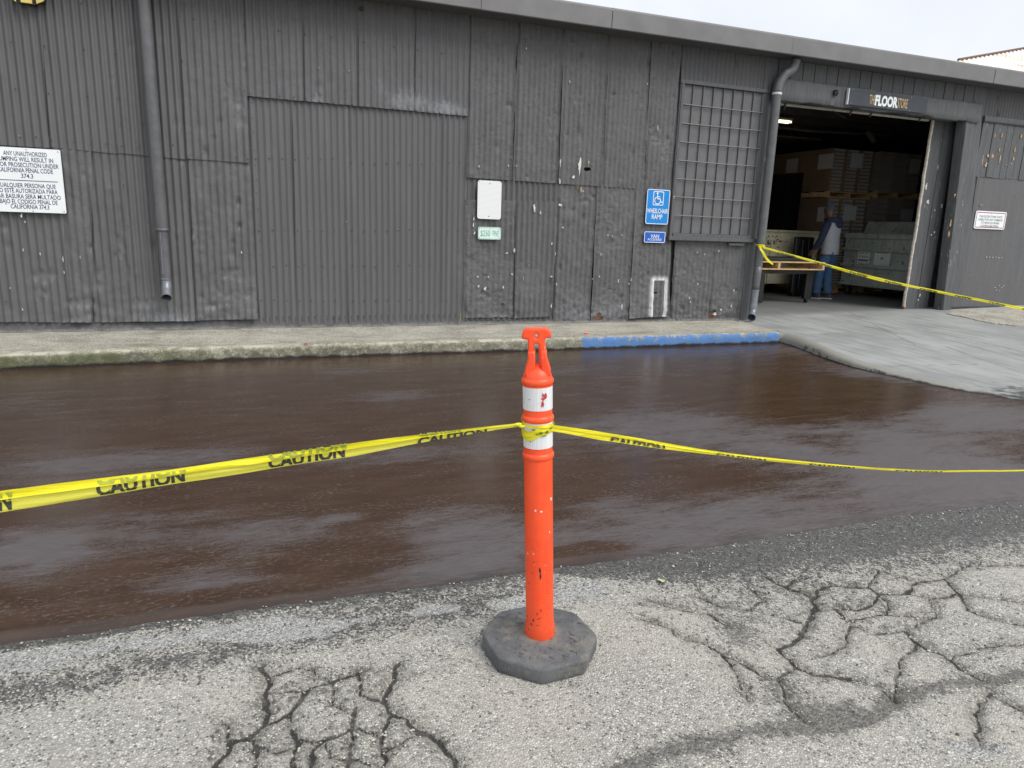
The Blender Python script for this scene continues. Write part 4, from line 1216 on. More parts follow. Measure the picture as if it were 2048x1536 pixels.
# screws, chips, holes
sc = MB()
def screw(px, py, y=8.735, r=.0085):
    p = W(px, py, y)
    sc.blob((p[0], y, p[2]), (r, r * .7, r), 6)
for row, xs_ in ((318, (512, 539, 565, 591, 616, 641, 666)), (327, (702, 726, 750, 773, 797, 820, 843, 865, 886, 898, 920)),
                 (461, (518, 545, 569, 595, 619, 645, 669, 704, 728, 750, 774, 797, 819, 841, 863, 885, 896, 917)),
                 (532, (547, 572, 597, 609, 646, 670, 705, 728, 751, 797, 819, 841, 862, 884)),
                 (602, (523, 548, 574, 599, 623, 647, 671, 706, 729, 752, 775, 797, 819, 841, 862, 883, 894))):
    for x in xs_:
        screw(x, row + rng.uniform(-2, 2), GP - .006)
for x, y in [(22, 84), (89, 92), (168, 99), (231, 107), (31, 177), (97, 186), (175, 192), (236, 196), (40, 272), (72, 274), (103, 280), (147, 284), (181, 287), (212, 288), (243, 292), (277, 294),
             (162, 7), (225, 17), (359, 33), (388, 38), (431, 42), (487, 51), (364, 121), (436, 130), (300, 27), (306, 118), (404, 307), (446, 311), (473, 314), (496, 318), (346, 290),
             (189, 368), (247, 370), (198, 449), (205, 531), (256, 452), (386, 458), (431, 533), (471, 534), (474, 405), (12, 603), (89, 596), (143, 598), (197, 598), (229, 598), (268, 598), (393, 597), (421, 599), (513, 599),
             (489, 180), (500, 186), (560, 192), (588, 194), (612, 197), (640, 203), (668, 205), (704, 208), (728, 212), (786, 217), (832, 221), (856, 223), (880, 226), (913, 229), (930, 231), (503, 205), (505, 236), (507, 265), (509, 300), (511, 330), (513, 360), (514, 386), (516, 418), (518, 450), (520, 480), (521, 510), (523, 545),
             (557, 61), (611, 68), (663, 75), (727, 84), (788, 93), (836, 100), (884, 106), (941, 111), (997, 118), (1070, 115), (1092, 130), (1134, 134), (1184, 141), (1200, 146), (1308, 156), (1336, 158), (1145, 204), (1180, 209), (1220, 214), (1270, 218), (1040, 268), (1060, 340), (1010, 345), (1243, 345), (1277, 360), (1321, 361), (1347, 365), (1228, 290), (1262, 289)]:
    screw(x, y, 8.728, .0075)
o = sc.build('screw_heads', MAT['screw'], WH, smooth=True)
o['kind'] = 'stuff'
def chip(mb, px, py, rx, ry, y=8.722, n=13):
    p, e1, e2 = W(px, py, y), W(px + rx, py, y), W(px, py + ry, y)
    a, b = abs(e1[0] - p[0]), abs(e2[2] - p[2])
    ring = []
    for k in range(n):
        t = 2 * PI * k / n
        q = rng.choice((.35, .6, .9, 1.15)) * rng.uniform(.8, 1.1)
        ring.append((p[0] + a * q * math.cos(t), p[2] + b * q * math.sin(t)))
    vs = [(x, y - .001, z) for x, z in ring] + [(x, y + .012, z) for x, z in ring]
    mb.add(vs, [tuple(range(n))] + [(k, n + k, n + (k + 1) % n, (k + 1) % n) for k in range(n)])
cw, ct = MB(), MB()
for a in [(1159, 332, 3.2, 17), (1147, 355, 3, 5), (1121, 326, 1.6, 8), (1120, 361, 2.2, 7), (1121, 410, 3.5, 5), (1017, 331, 1.2, 2), (1033, 332, 1.3, 2), (958, 333, 1.3, 2), (1069, 418, 3, 8), (1081, 425, 1.3, 3),
          (948, 437, 1.6, 5), (947, 450, 1.8, 5), (949, 466, 1.6, 5), (1103, 612, 1.3, 5), (1104, 488, 1.2, 3), (1126, 455, 1.4, 2), (1166, 382, 1.2, 2), (1111, 508, 1.2, 4), (1103, 553, 3, 2.2), (1113, 568, 1.4, 2.5), (1029, 502, 2, 6),
          (1014, 506, 3, 2), (956, 553, 1.6, 2.2), (957, 573, 1.6, 3), (971, 577, 3.5, 4), (977, 554, 1.2, 2), (1007, 575, 1.6, 4), (1024, 548, 1.5, 2.5), (1140, 163, 1.5, 4), (1053, 97, 1, 3), (1295, 168, 1, 2), (1316, 256, 1, 8),
          (1262, 560, 1.2, 3), (1258, 568, 1, 2), (1334, 620, 1.2, 3), (1325, 632, 1.4, 2), (1395, 505, 1, 1.5), (1410, 509, 1, 2), (1379, 596, 1, 2), (1381, 604, 1, 2), (1396, 568, 1, 1.5), (1438, 502, 1, 3), (1468, 580, 1, 3), (1463, 612, 1.5, 3), (1442, 620, 2, 2),
          (1430, 628, 4, 4), (43, 433, 3, 6), (50, 444, 1.2, 3), (46, 500, 1, 3), (80, 508, 1, 3), (126, 519, 1.2, 6), (128, 545, 1, 3), (45, 619, 1, 3), (20, 576, 2, 1), (698, 141, 1.3, 1.3), (638, 136, 1.2, 1.2), (693, 443, .9, .9), (796, 458, .9, .9), (483, 505, 1.2, 3), (160, 514, 1, 3), (39, 272, 1.3, 1.3),
          (1199, 553, 1, 2), (1237, 562, 1.2, 5), (1244, 613, 1.2, 6), (1185, 558, 1, 1.5), (1216, 470, 1, 2)]:
    chip(cw, *a)
for a in [(1162, 380, 1.7, 6), (1030, 500, 1.2, 3), (1225, 473, 2, 2), (1202, 508, 2, 2.5), (1047, 556, 1, 4), (1002, 551, 1.2, 1.4), (1177, 325, 1.4, 4), (1245, 470, 1.2, 2), (1058, 530, 1, 1.5)]:
    chip(ct, *a)
for a in [(1990, 272, 1.2, 5), (2004, 271, 1.5, 6), (1972, 330, 2.5, 6), (1976, 312, 2, 5), (1985, 311, 2.2, 6), (2000, 318, 1.2, 8), (2027, 318, 1.5, 5), (2030, 300, 1, 7), (2043, 272, 1.2, 6), (1999, 300, 1, 5), (2014, 330, 1, 5), (1962, 410, 1, 2)]:
    chip(ct, *a, y=8.714)
for a in [(1902, 445, 1.6, 8), (1898, 468, 1.2, 6), (1910, 390, 1, 5)]:
    chip(ct, *a, y=8.684)
for a in [(1856, 404, 2.5, 5), (1853, 372, 2, 9), (1876, 335, .8, 6), (1869, 465, 1.3, 3), (1863, 470, 1.2, 2), (1870, 420, 1, 2), (1884, 412, 1.2, 4), (1840, 590, 1.6, 4), (1837, 600, 1.5, 2), (1923, 462, 1.5, 3)]:
    chip(cw, *a, y=8.978)
for x in range(6):
    chip(cw, 1974 + x * 6, 515 + rng.uniform(-1, 1), 1, 1, y=8.727)
    chip(cw, 1992 + rng.uniform(-15, 30), 576 + rng.uniform(-6, 6), .8, .9, y=8.727)
o = cw.build('paint_chips', MAT['chip_white'], WH)
o['kind'] = 'stuff'
o = ct.build('paint_chips', MAT['chip_tan'], WH)
o['kind'] = 'stuff'
# rusted framing seen through the torn sheet bottoms
MB().box(W(1183, 640)[0], W(1215, 640)[0], 8.763, 8.80, .16, .33).build('rusted_frame', MAT['rust'], WH)
MB().box(W(1410, 640)[0], W(1480, 640)[0], 8.763, 8.80, .16, .27).build('rusted_frame', MAT['rust'], WH)
# small round vent plug high on the wall and a lamp hook on the lintel
p = W(721, 17, 8.72)
MB().tube([(p[0], 8.705, p[2]), (p[0], 8.76, p[2])], .022, 14).build('wall_plug', MAT['black'], WH)
p = W(1673, 185, 8.63)
hk = MB().tube([(p[0], 8.66, p[2] + .03), (p[0], 8.61, p[2] + .03), (p[0], 8.60, p[2] - .01), (p[0], 8.63, p[2] - .045)], .009, 8)
hk.box(p[0] - .03, p[0] + .03, 8.635, 8.658, p[2] - .035, p[2] + .035)
hk.build('lamp_hook', MAT['black'], WH)

# ------------------------------------------------------------------ signs
MAT['sign_white'] = plain('white_sign_enamel', (0.80, 0.83, 0.83), .45, .03, 5)
MAT['ink_navy'] = plain('navy_ink', (0.045, 0.045, 0.12), .6, .1, 30)
MAT['ink_black'] = plain('black_ink', (0.02, 0.02, 0.02), .6, .1, 30)
MAT['ink_grey'] = plain('faded_grey_ink', (0.16, 0.15, 0.16), .6, .1, 30)
MAT['ink_green'] = plain('faded_green_ink', (0.16, 0.40, 0.31), .6, .35, 25)
MAT['mint'] = plain('faded_mint_enamel', (0.68, 0.82, 0.76), .45, .06, 14)
MAT['sky_blue'] = plain('bright_blue_enamel', (0.0, 0.22, 0.62), .4, .06, 9)
MAT['royal_blue'] = plain('deep_blue_enamel', (0.008, 0.105, 0.50), .4, .06, 9)
MAT['slate'] = plain('slate_sign_board', (0.035, 0.042, 0.050), .5, .15, 6, 0, 0, .2)
MAT['tan_ink'] = plain('tan_ink', (0.62, 0.42, 0.18), .5, .1, 20)
MAT['red_ink'] = plain('dull_red_ink', (0.36, 0.06, 0.09), .6, .15, 20)

def bolts(parent, pts, y, r=.007):
    for x, z in pts:
        MB().blob((x, y, z), (r, .004, r), 8).build('bolt', MAT['bolt'], parent, smooth=True)

# dumping notice, cut by the left edge of the picture
c = W(50, 361, 8.70)
x1, x0 = W(126, 361, 8.70)[0], W(-24, 361, 8.70)[0]
zt, zb = W(120, 300, 8.70)[2], W(131, 427, 8.70)[2]
S = empty('notice_sign', ((x0 + x1) / 2, 8.72, zb), 'big white two-language notice about unauthorized dumping at the far left of the wall', 'sign')
outline_prism('sign_panel', round_rect(x0, x1, zb, zt, .012), [], 8.705, 8.715, MAT['sign_white'], S)
tx = MB()
for (txt, px, py, l, r) in (('ANY UNAUTHORIZED', 50, 307.6, 6, 93), ('DUMPING WILL RESULT IN', 49, 318.7, -9, 106), ('FINE OR PROSECUTION UNDER', 48, 329.8, -22, 117), ('CALIFORNIA PENAL CODE', 51, 340.6, -4, 106),
                            ('374.3', 54, 351.9, 42, 66), ('CUALQUIER PERSONA QUE', 53, 371, -6, 111), ('NO ESTE AUTORIZADA PARA', 54, 381.8, -8, 115), ('TIRAR BASURA SERA MULTADO', 52, 392.8, -18, 122),
                            ('BAJO EL CODIGO PENAL DE', 58, 403.5, 1, 116), ('CALIFORNIA 374.3', 60, 413.5, 21, 98)):
    q = W(px, py, 8.70)
    if txt.startswith('CUAL'):
        tx.build('lettering', MAT['ink_navy'], S)
        tx = MB()
    put_text(tx, txt, q[0], q[2], W(r, py, 8.70)[0] - W(l, py, 8.70)[0], .043, 8.7035, .010)
tx.build('lettering', MAT['ink_navy'], S)
q = W(60, 361.5, 8.70)
MB().box(x0 + .03, x1 - .05, 8.7025, 8.7045, q[2] - .003, q[2] + .003).build('divider_line', MAT['ink_navy'], S)
bolts(S, [(x1 - .02, zt - .02), (x1 - .02, zb + .02), ((x0 + x1) / 2 + .03, zt - .015), ((x0 + x1) / 2 + .03, zb + .012)], 8.704, .006)

# blank white sign and the fine plate
def sign_at(name, tl, br, y, r, label, mat, border=None, thick=.006):
    a, b = W(*tl, y), W(*br, y)
    xa, xb = a[0], b[0]
    za, zb = b[2], a[2]
    S = empty(name, ((xa + xb) / 2, y + .01, za), label, 'sign')
    outline_prism('sign_panel', round_rect(xa, xb, za, zb, r), [], y, y + thick, mat, S)
    if border:
        ins, wd, bm = border
        outline_prism('border', round_rect(xa + ins, xb - ins, za + ins, zb - ins, max(.004, r - ins)), [round_rect(xa + ins + wd, xb - ins - wd, za + ins + wd, zb - ins - wd, max(.003, r - ins - wd))], y - .0015, y - .0003, bm, S)
    return S, xa, xb, za, zb
t = NT('faded_reflective_sheeting')
st = t.math('SINE', t.mul(t.xyz()[2], 430.0))
MAT['faded'] = t.out(t.mix(t.ramp(st, .2, .95), (0.80, 0.81, 0.81), (0.62, 0.63, 0.64)), .5)
S, xa, xb, za, zb = sign_at('blank_sign', (956, 360), (1001.5, 439), 8.705, .03, 'blank white portrait sign with its print faded away', MAT['faded'])
bolts(S, [((xa + xb) / 2, zb - .035), ((xa + xb) / 2 - .005, za + .035)], 8.704, .008)
bolts(S, [(xa + .02, zb - .02), (xb - .02, zb - .02)], 8.704, .005)
S, xa, xb, za, zb = sign_at('fine_sign', (956.5, 453.5), (1001.5, 479.5), 8.705, .02, 'small pale mint plate reading $250 FINE in faded green', MAT['mint'], (.006, .004, MAT['ink_green']))
tx = MB()
put_text(tx, '$250', xa + .095, (za + zb) / 2, .125, .075, 8.7035, .004)
tx.build('lettering', MAT['ink_green'], S)
tx = MB()
put_text(tx, 'FINE', xb - .07, (za + zb) / 2, .085, .075, 8.7035, .004)
tx.build('lettering', MAT['ink_green'], S)
bolts(S, [(xa + .02, zb - .02), (xb - .02, zb - .02), (xa + .02, za + .02), (xb - .02, za + .02), ((xa + xb) / 2, zb - .02), ((xa + xb) / 2, za + .02)], 8.704, .005)

# wheelchair ramp sign
S, xa, xb, za, zb = sign_at('wheelchair_ramp_sign', (1295, 377.5), (1335.5, 449.5), 8.705, .03, 'bright blue portrait sign with wheelchair symbol reading WHEELCHAIR RAMP', MAT['sky_blue'], (.002, .009, MAT['sign_white']))
cx, w = (xa + xb) / 2, xb - xa
cz = zb - .12
outline_prism('symbol_frame', round_rect(cx - .084, cx + .084, cz - .094, cz + .094, .02), [round_rect(cx - .074, cx + .074, cz - .084, cz + .084, .014)], 8.7025, 8.7045, MAT['sign_white'], S)
sy = MB()
def stroke(mb, pts, wd, y=8.703):
    for (ax, az), (bx_, bz) in zip(pts[:-1], pts[1:]):
        L_ = math.hypot(bx_ - ax, bz - az)
        nx, nz_ = -(bz - az) / L_ * wd / 2, (bx_ - ax) / L_ * wd / 2
        mb.add([(ax + nx, y, az + nz_), (ax - nx, y, az - nz_), (bx_ - nx, y, bz - nz_), (bx_ + nx, y, bz + nz_)], [(0, 1, 2, 3)])
    for ax, az in pts:
        mb.add([(ax + wd / 2 * math.cos(2 * PI * k / 10), y - .00005, az + wd / 2 * math.sin(2 * PI * k / 10)) for k in range(10)], [tuple(range(10))])
def disc(mb, x, z, r, y=8.7028):
    mb.add([(x + r * math.cos(2 * PI * k / 14), y, z + r * math.sin(2 * PI * k / 14)) for k in range(14)], [tuple(range(14))])
disc(sy, cx - .018, cz + .066, .014)
stroke(sy, [(cx - .016, cz + .043), (cx - .012, cz - .005), (cx + .026, cz - .005), (cx + .046, cz - .054), (cx + .064, cz - .046)], .013)
stroke(sy, [(cx - .013, cz + .022), (cx + .024, cz + .022)], .010)
arcp = [(cx - .010 + .047 * math.cos(math.radians(a)), cz - .028 + .047 * math.sin(math.radians(a))) for a in range(118, 345, 15)]
stroke(sy, arcp, .011)
sy.build('wheelchair_symbol', MAT['sign_white'], S)
tx = MB()
put_text(tx, 'WHEELCHAIR', cx, zb - .288, w - .035, .062, 8.7035, .012)
tx.build('lettering', MAT['sign_white'], S)
tx = MB()
put_text(tx, 'RAMP', cx, zb - .366, w * .46, .062, 8.7035, .012)
tx.build('lettering', MAT['sign_white'], S)
bolts(S, [(cx, zb - .02), (cx, za + .04)], 8.704, .006)
S, xa, xb, za, zb = sign_at('van_sign', (1289, 462.5), (1329.5, 486), 8.705, .02, 'small deep blue plate reading VAN ACCESSIBLE', MAT['royal_blue'], (.002, .008, MAT['sign_white']))
tx = MB()
put_text(tx, 'VAN', (xa + xb) / 2, zb - .062, .135, .05, 8.7035, .006)
tx.build('lettering', MAT['sign_white'], S)
tx = MB()
put_text(tx, 'ACCESSIBLE', (xa + xb) / 2, za + .045, .225, .030, 8.7035, .006)
tx.build('lettering', MAT['sign_white'], S)

# store sign over the doorway
a, b = W(1699, 178, 8.62), W(1852, 228, 8.62)
zt, zb = W(1699, 178, 8.62)[2], W(1697, 209, 8.62)[2]
S = empty('store_sign', ((a[0] + b[0]) / 2, 8.64, zb), 'long slate board reading THE FLOOR STORE on the lintel over the doorway', 'sign')
outline_prism('sign_panel', round_rect(a[0], b[0], zb, zt, .004), [], 8.62, 8.645, MAT['slate'], S)
MB().box(a[0] - .012, a[0], 8.612, 8.65, zb, zt + .01).build('edge_strip', MAT['sign_white'], S)
zc_ = W(1776, 203, 8.62)[2]
X_ = lambda p, q: W(p, q, 8.62)[0]
for txt, l, r, mt, cap, bd in (('THE', 1739, 1750, 'tan_ink', .135, .0), ('FLOOR', 1750.5, 1795.5, 'sign_white', .135, .05), ('STORE', 1796, 1815.5, 'tan_ink', .135, .0)):
    tx = MB()
    xl_, xr_ = X_(l, 200), X_(r, 206)
    put_text(tx, txt, (xl_ + xr_) / 2, zc_, xr_ - xl_, cap, 8.6185, bd)
    tx.build('lettering', MAT[mt], S)
bolts(S, [(a[0] + .06, zt - .01), (b[0] - .35, zt - .01), ((a[0] + b[0]) / 2, zt - .01), (a[0] + .06, zb + .02), ((a[0] + b[0]) / 2, zb + .015), (b[0] - .35, zb + .015)], 8.618, .009)

# liability notice on the plywood
S, xa, xb, za, zb = sign_at('liability_sign', (1953, 421), (2008, 459.5), 8.715, .035, 'white notice with thin red border and worn grey print on the plywood panel', MAT['sign_white'], (.02, .012, MAT['red_ink']))
tx = MB()
for k, (txt, wd) in enumerate((('THE FLOOR STORE IS NOT', .56), ('LIABLE FOR ANY DAMAGE', .58), ('TO VEHICLES WHEN', .44), ('LOADING MATERIAL', .44))):
    put_text(tx, txt, (xa + xb) / 2, zb - .088 - .052 * k, wd, .036, 8.7135, .006)
tx.build('lettering', MAT['ink_grey'], S)
bolts(S, [((xa + xb) / 2, zb - .035), ((xa + xb) / 2, za + .035)], 8.714, .006)

# yellow emblem, only its lower end in the picture
MAT['yellow_sign'] = plain('yellow_enamel', (0.70, 0.55, 0.14), .45, .08, 9)
S = empty('wall_emblem', W(56, -20, 8.66), 'yellow many-sided emblem with black bars mounted at the top left of the wall', 'sign')
def wq(l):
    return [(W(x, y, 8.65)[0], W(x, y, 8.65)[2]) for x, y in l]
outline_prism('emblem_back', wq([(22, -80), (24, -2), (40, 6), (68, 10), (90, 3), (92, -80)]), [], 8.655, 8.70, MAT['ink_black'], S)
for pts in ([(25, -60), (27, 0), (33.5, 5), (30, -60)], [(39, -60), (42, 0), (43, 5.5), (66, 8.7), (64.5, 0), (62, -60)], [(70, -60), (73, 0), (74.5, 9), (88.5, 3), (89, -4), (88, -60)]):
    outline_prism('emblem_segment', wq(pts), [], 8.625, 8.65, MAT['yellow_sign'], S)

# ------------------------------------------------------------------ delineator post
PX, PY = 0.876, 1.988
LEAN_X = 0.053
def zpost(py):
    d = _ray(1072, py)
    t_ = PY / d[1]
    return EYE[2] + d[2] * t_
def m_orange():
    t = NT('scuffed_orange_plastic')
    n = t.noise(10, 5)
    c = t.mix(t.ramp(n, .3, .7), (0.90, 0.070, 0.014), (0.96, 0.092, 0.020))
    z = t.xyz()[2]
    fade = t.ramp(t.noise(1.0, 5, .6, t.scale(16, 16, 2.2)), .42, .70)
    c = t.mix(t.mul(fade, .14), c, (0.88, 0.18, 0.08))
    gr = t.ramp(t.noise(1.0, 6, .7, t.scale(26, 26, 7)), .58, .72)
    c = t.mix(t.mul(gr, .16), c, (0.35, 0.05, 0.02))
    scr = t.ramp(t.noise(1.0, 4, .7, t.scale(70, 70, 14), .3), .66, .70)
    c = t.mix(t.mul(scr, .40), c, (0.85, 0.35, 0.24))
    lowz = t.ramp(z, .48, .12)
    sp = t.ramp(t.noise(85, 2, .6), .655, .675)
    c = t.mix(t.mul(sp, t.mul(lowz, .9)), c, (0.03, 0.02, 0.02))
    wh = t.ramp(t.add(t.noise(60, 4, .7), t.mul(t.math('ABSOLUTE', t.add(z, -.36)), -.9)), .60, .66)
    c = t.mix(t.mul(wh, .6), c, (0.80, 0.45, 0.36))
    du = t.ramp(t.add(z, t.mul(t.noise(14, 4), .1)), .30, .05, 0, .3)
    c = t.mix(du, c, (0.42, 0.10, 0.05))
    return t.out(c, .42, t.bump(t.noise(45, 4), .08, .003))
MAT['orange'] = m_orange()
def m_band():
    t = NT('white_reflective_sheeting')
    v = t.voro(230, out='Distance', rnd=0.05)
    c = t.mix(t.ramp(v, .25, .55), (0.80, 0.80, 0.80), (0.66, 0.66, 0.67))
    d = t.ramp(t.noise(22, 5, .7), .62, .70)
    c = t.mix(t.mul(d, .6), c, (0.55, 0.48, 0.36))
    return t.out(c, .35)
MAT['band'] = m_band()
def m_rubber():
    t = NT('dusty_recycled_rubber')
    n = t.noise(9, 6, .65)
    c = t.mix(t.ramp(n, .3, .7), (0.062, 0.065, 0.069), (0.130, 0.133, 0.135))
    x_, y_, z_ = t.xyz()
    rr = t.math('SQRT', t.add(t.mul(t.add(x_, -0.876), t.add(x_, -0.876)), t.mul(t.add(y_, -1.988), t.add(y_, -1.988))))
    d = t.math('MAXIMUM', t.ramp(t.noise(7, 6, .75), .52, .70), t.mul(t.ramp(rr, 0.052, 0.095, 1, 0), t.ramp(t.noise(22, 4), 0.3, 0.55)))
    c = t.mix(t.mul(d, .6), c, (0.24, 0.22, 0.17))
    g = t.noise(140, 3, .7)
    c = t.mix(t.ramp(g, .55, .75, 0, .5), c, (0.22, 0.22, 0.21))
    return t.out(c, .75, t.bump(t.add(t.mul(g, .7), n), .6, .006))
MAT['rubber'] = m_rubber()
POST = empty('delineator_post', (PX, PY, 0), 'scuffed orange delineator post with two white bands on a black rubber base', 'traffic post')
R0 = .0462
zb1 = (zpost(770), zpost(814))
zb2 = (zpost(836), zpost(889))
zr1, zr2, zr3 = zpost(760), zpost(834), zpost(908)
zdome = zpost(752)
prof = [(.0515, .060), (.052, .083), (.0495, .103), (.0472, .122), (.0472, .30)]
def ring(z):
    return [(R0, z - .011), (R0 + .0045, z - .006), (R0 + .0052, z), (R0 + .0045, z + .006), (R0, z + .011)]
prof += ring(zr3) + ring(zr2) + ring(zr1)
prof += [(R0, zdome - .002), (.044, zdome + .008), (.037, zdome + .021), (.026, zdome + .031), (.013, zdome + .038), (.003, zdome + .040)]
MB().lathe((PX, PY, 0), prof, 40).build('tube', MAT['orange'], POST, smooth='auto')
for z0, z1 in (zb1, zb2):
    n = 40
    MB().lathe((PX, PY, 0), [(R0 + .0002, z0), (R0 + .0012, z0 + .001), (R0 + .0012, z1 - .001), (R0 + .0002, z1)], 48, caps=False).build('reflective_band', MAT['band'], POST, smooth='auto')
# handle: T grip on two prongs
k = .000386
zt = zpost(640 + 60 / 4.268)
hx = lambda zx: (zx - 566) * k
hz_ = lambda zy: zt - (zy - 60) * .000396
H = [(470, 66), (490, 61), (635, 60), (655, 66), (672, 88), (682, 118), (680, 134), (665, 139), (636, 142), (632, 170), (634, 222), (644, 240), (646, 300), (660, 345), (674, 385), (676, 425), (668, 452), (640, 480), (490, 480), (468, 445), (463, 405), (470, 370), (486, 320), (494, 290), (494, 245), (492, 175), (490, 150), (452, 148), (443, 134), (445, 112), (455, 86)]
slot = [(541, 200), (545, 188), (555, 184), (566, 184), (576, 188), (581, 200), (581, 395), (541, 395)]
hole = [(562 + 11 * math.cos(2 * PI * i / 12), 122 + 18 * math.sin(2 * PI * i / 12)) for i in range(12)]
HD = outline_prism('handle', [(hx(a), hz_(b)) for a, b in H], [[(hx(a), hz_(b)) for a, b in slot], [(hx(a), hz_(b)) for a, b in hole]], PY - .014, PY + .014, MAT['orange'], POST, bevel=.006, at=(PX - .0005, 0))
HD.data.set_sharp_from_angle(angle=math.radians(50))
for P_ in ([(494, 240), (550, 238), (552, 395), (520, 440), (470, 440), (466, 405), (472, 370), (488, 320), (495, 290)], [(597, 228), (640, 240), (645, 300), (659, 345), (672, 390), (674, 430), (640, 450), (600, 400)]):
    outline_prism('handle_rib', [(hx(a), hz_(b)) for a, b in P_], [], PY - .030, PY + .030, MAT['orange'], HD, bevel=.005, at=(PX - .0005, 0))
# octagonal base
Rb, ang0 = .201, math.radians(26)
bp = []
for r_, z_ in ((Rb * .985, 0.0), (Rb, .006), (Rb * 1.0, .044), (Rb * .992, .050), (Rb * .972, .054), (Rb * .90, .0555), (Rb * .5, .057), (Rb * .27, .061), (Rb * .255, .056)):
    bp.append([(PX + r_ * math.cos(ang0 + 2 * PI * q / 8), PY + r_ * math.sin(ang0 + 2 * PI * q / 8), z_) for q in range(8)])
bm_ = MB()
sub = 6
CORNER = .10
rows_ = []
for rr in bp:
    row = []
    for q in range(8):
        a_, b_ = Vector(rr[q]), Vector(rr[(q + 1) % 8])
        row += [a_.lerp(b_, t_) for t_ in (.06, .14, .32, .5, .68, .86)]
        row[-1] = a_.lerp(b_, .94)
    rows_.append(row)
n_ = len(rows_[0])
for ri, row in enumerate(rows_):
    for j, v in enumerate(row):
        c_ = Vector((PX, PY, v.z))
        w_ = 1 + .004 * float(fbm(np.array(j * .35), np.array(ri * .7), 131, 3))
        row[j] = c_ + (v - c_) * w_ + Vector((0, 0, .003 * float(fbm(np.array(v.x * 17), np.array(v.y * 17), 132, 3)) * (ri > 1)))
bm_.add([v for row in rows_ for v in row], [(r * n_ + j, r * n_ + (j + 1) % n_, (r + 1) * n_ + (j + 1) % n_, (r + 1) * n_ + j) for r in range(len(rows_) - 1) for j in range(n_)] + [tuple((len(rows_) - 1) * n_ + j for j in range(n_))])
BASE = bm_.build('base', MAT['rubber'], POST, smooth='auto')
tb = MB()
for i in range(58):
    a_ = rng.uniform(0, 2 * PI)
    r_ = rng.uniform(.072, .168)
    p = Vector((PX + r_ * math.cos(a_), PY + r_ * math.sin(a_), .0575 - .002 * (r_ / .2)))
    d_ = rng.choice((.7, -.7)) + rng.uniform(-.15, .15)
    tb.blob(p, (.013, .0034, .0055), 6, (Vector((math.cos(d_), math.sin(d_), 0)), Vector((-math.sin(d_), math.cos(d_), 0)), Vector((0, 0, 1))))
o = tb.build('tread_bumps', MAT['rubber'], BASE, smooth=True)
o['kind'] = 'stuff'
# torn sticker and scuffs
t = NT('torn_red_sticker')
MAT['sticker'] = t.out(t.colors(t.noise(70, 4, .7), [(.38, (0.55, 0.52, 0.45)), (.46, (0.45, 0.03, 0.05)), (.6, (0.40, 0.02, 0.04)), (.68, (0.35, 0.28, 0.22))]), .6)
def on_tube(mb, px, py, rx, ry, n=12, off=.0018):
    ring_ = []
    for i in range(n):
        q = rng.uniform(.45, 1.2)
        x = px + rx * q * math.cos(2 * PI * i / n)
        y = py + ry * q * math.sin(2 * PI * i / n)
        lx = max(-.9, min(.9, (x - 1073.5) / 28.8))
        ring_.append((PX + (R0 + off) * math.sin(math.asin(lx) - .41), PY - (R0 + off) * math.cos(math.asin(lx) - .41), zpost(y)))
    c_ = (sum(p[0] for p in ring_) / n, sum(p[1] for p in ring_) / n - .0008, sum(p[2] for p in ring_) / n)
    mb.add([c_] + ring_, [(0, 1 + (i + 1) % n, 1 + i) for i in range(n)])
s1 = MB()
on_tube(s1, 1086, 786, 6, 8)
on_tube(s1, 1083, 800, 4, 7)
s1.build('torn_sticker', MAT['sticker'], POST)
s2 = MB()
on_tube(s2, 1060, 866, 5, 4)
on_tube(s2, 1056, 858, 4, 2)
on_tube(s2, 1060, 875, 2, .8)
on_tube(s2, 1058, 792, 2.5, .8)
s2.build('scuff_mark', plain('brown_scuff', (0.16, 0.10, 0.06), .8, .4, 60), POST)
s3 = MB()
on_tube(s3, 1068, 1010, 2.2, 2.6)
on_tube(s3, 1079, 1012, 2.8, 2.2)
on_tube(s3, 1098, 992, 2, 4)
on_tube(s3, 1095, 1056, 1, 2)
s3.build('paint_fleck', MAT['chip_white'], POST)
s4 = MB()
for x_, y_, a_, b_ in ((1076, 1128, 3, 6), (1077, 1140, 2, 8), (1063, 1112, 1, 1), (1057, 1238, 2, 4), (1061, 1228, 2, 3), (1059, 1251, 3, 4), (1085, 1244, 2, 3), (1074, 1252, 1, 1.5), (1100, 1068, .8, 3), (1090, 1154, 2, 1)):
    on_tube(s4, x_, y_, a_, b_, 8)
s4.build('tar_fleck', MAT['ink_black'], POST)

# the post leans a little on its base; its grip is turned towards the road
def walk(o):
    for ch in o.children:
        yield ch
        yield from walk(ch)
LEAN = Matrix.Translation((PX, PY, .06)) @ Matrix.Rotation(-math.atan(LEAN_X), 4, 'Y') @ Matrix.Translation((-PX, -PY, -.06))
TURN = Matrix.Translation((PX, PY, 0)) @ Matrix.Rotation(-math.radians(23.4), 4, 'Z') @ Matrix.Translation((-PX, -PY, 0))
for o in list(walk(POST)):
    if o.name.startswith('handle'):
        o.data.transform(TURN)
    if not o.name.startswith(('base', 'tread')):
        o.data.transform(LEAN)
def lean_x(z):
    return PX - LEAN_X * (z - .06)

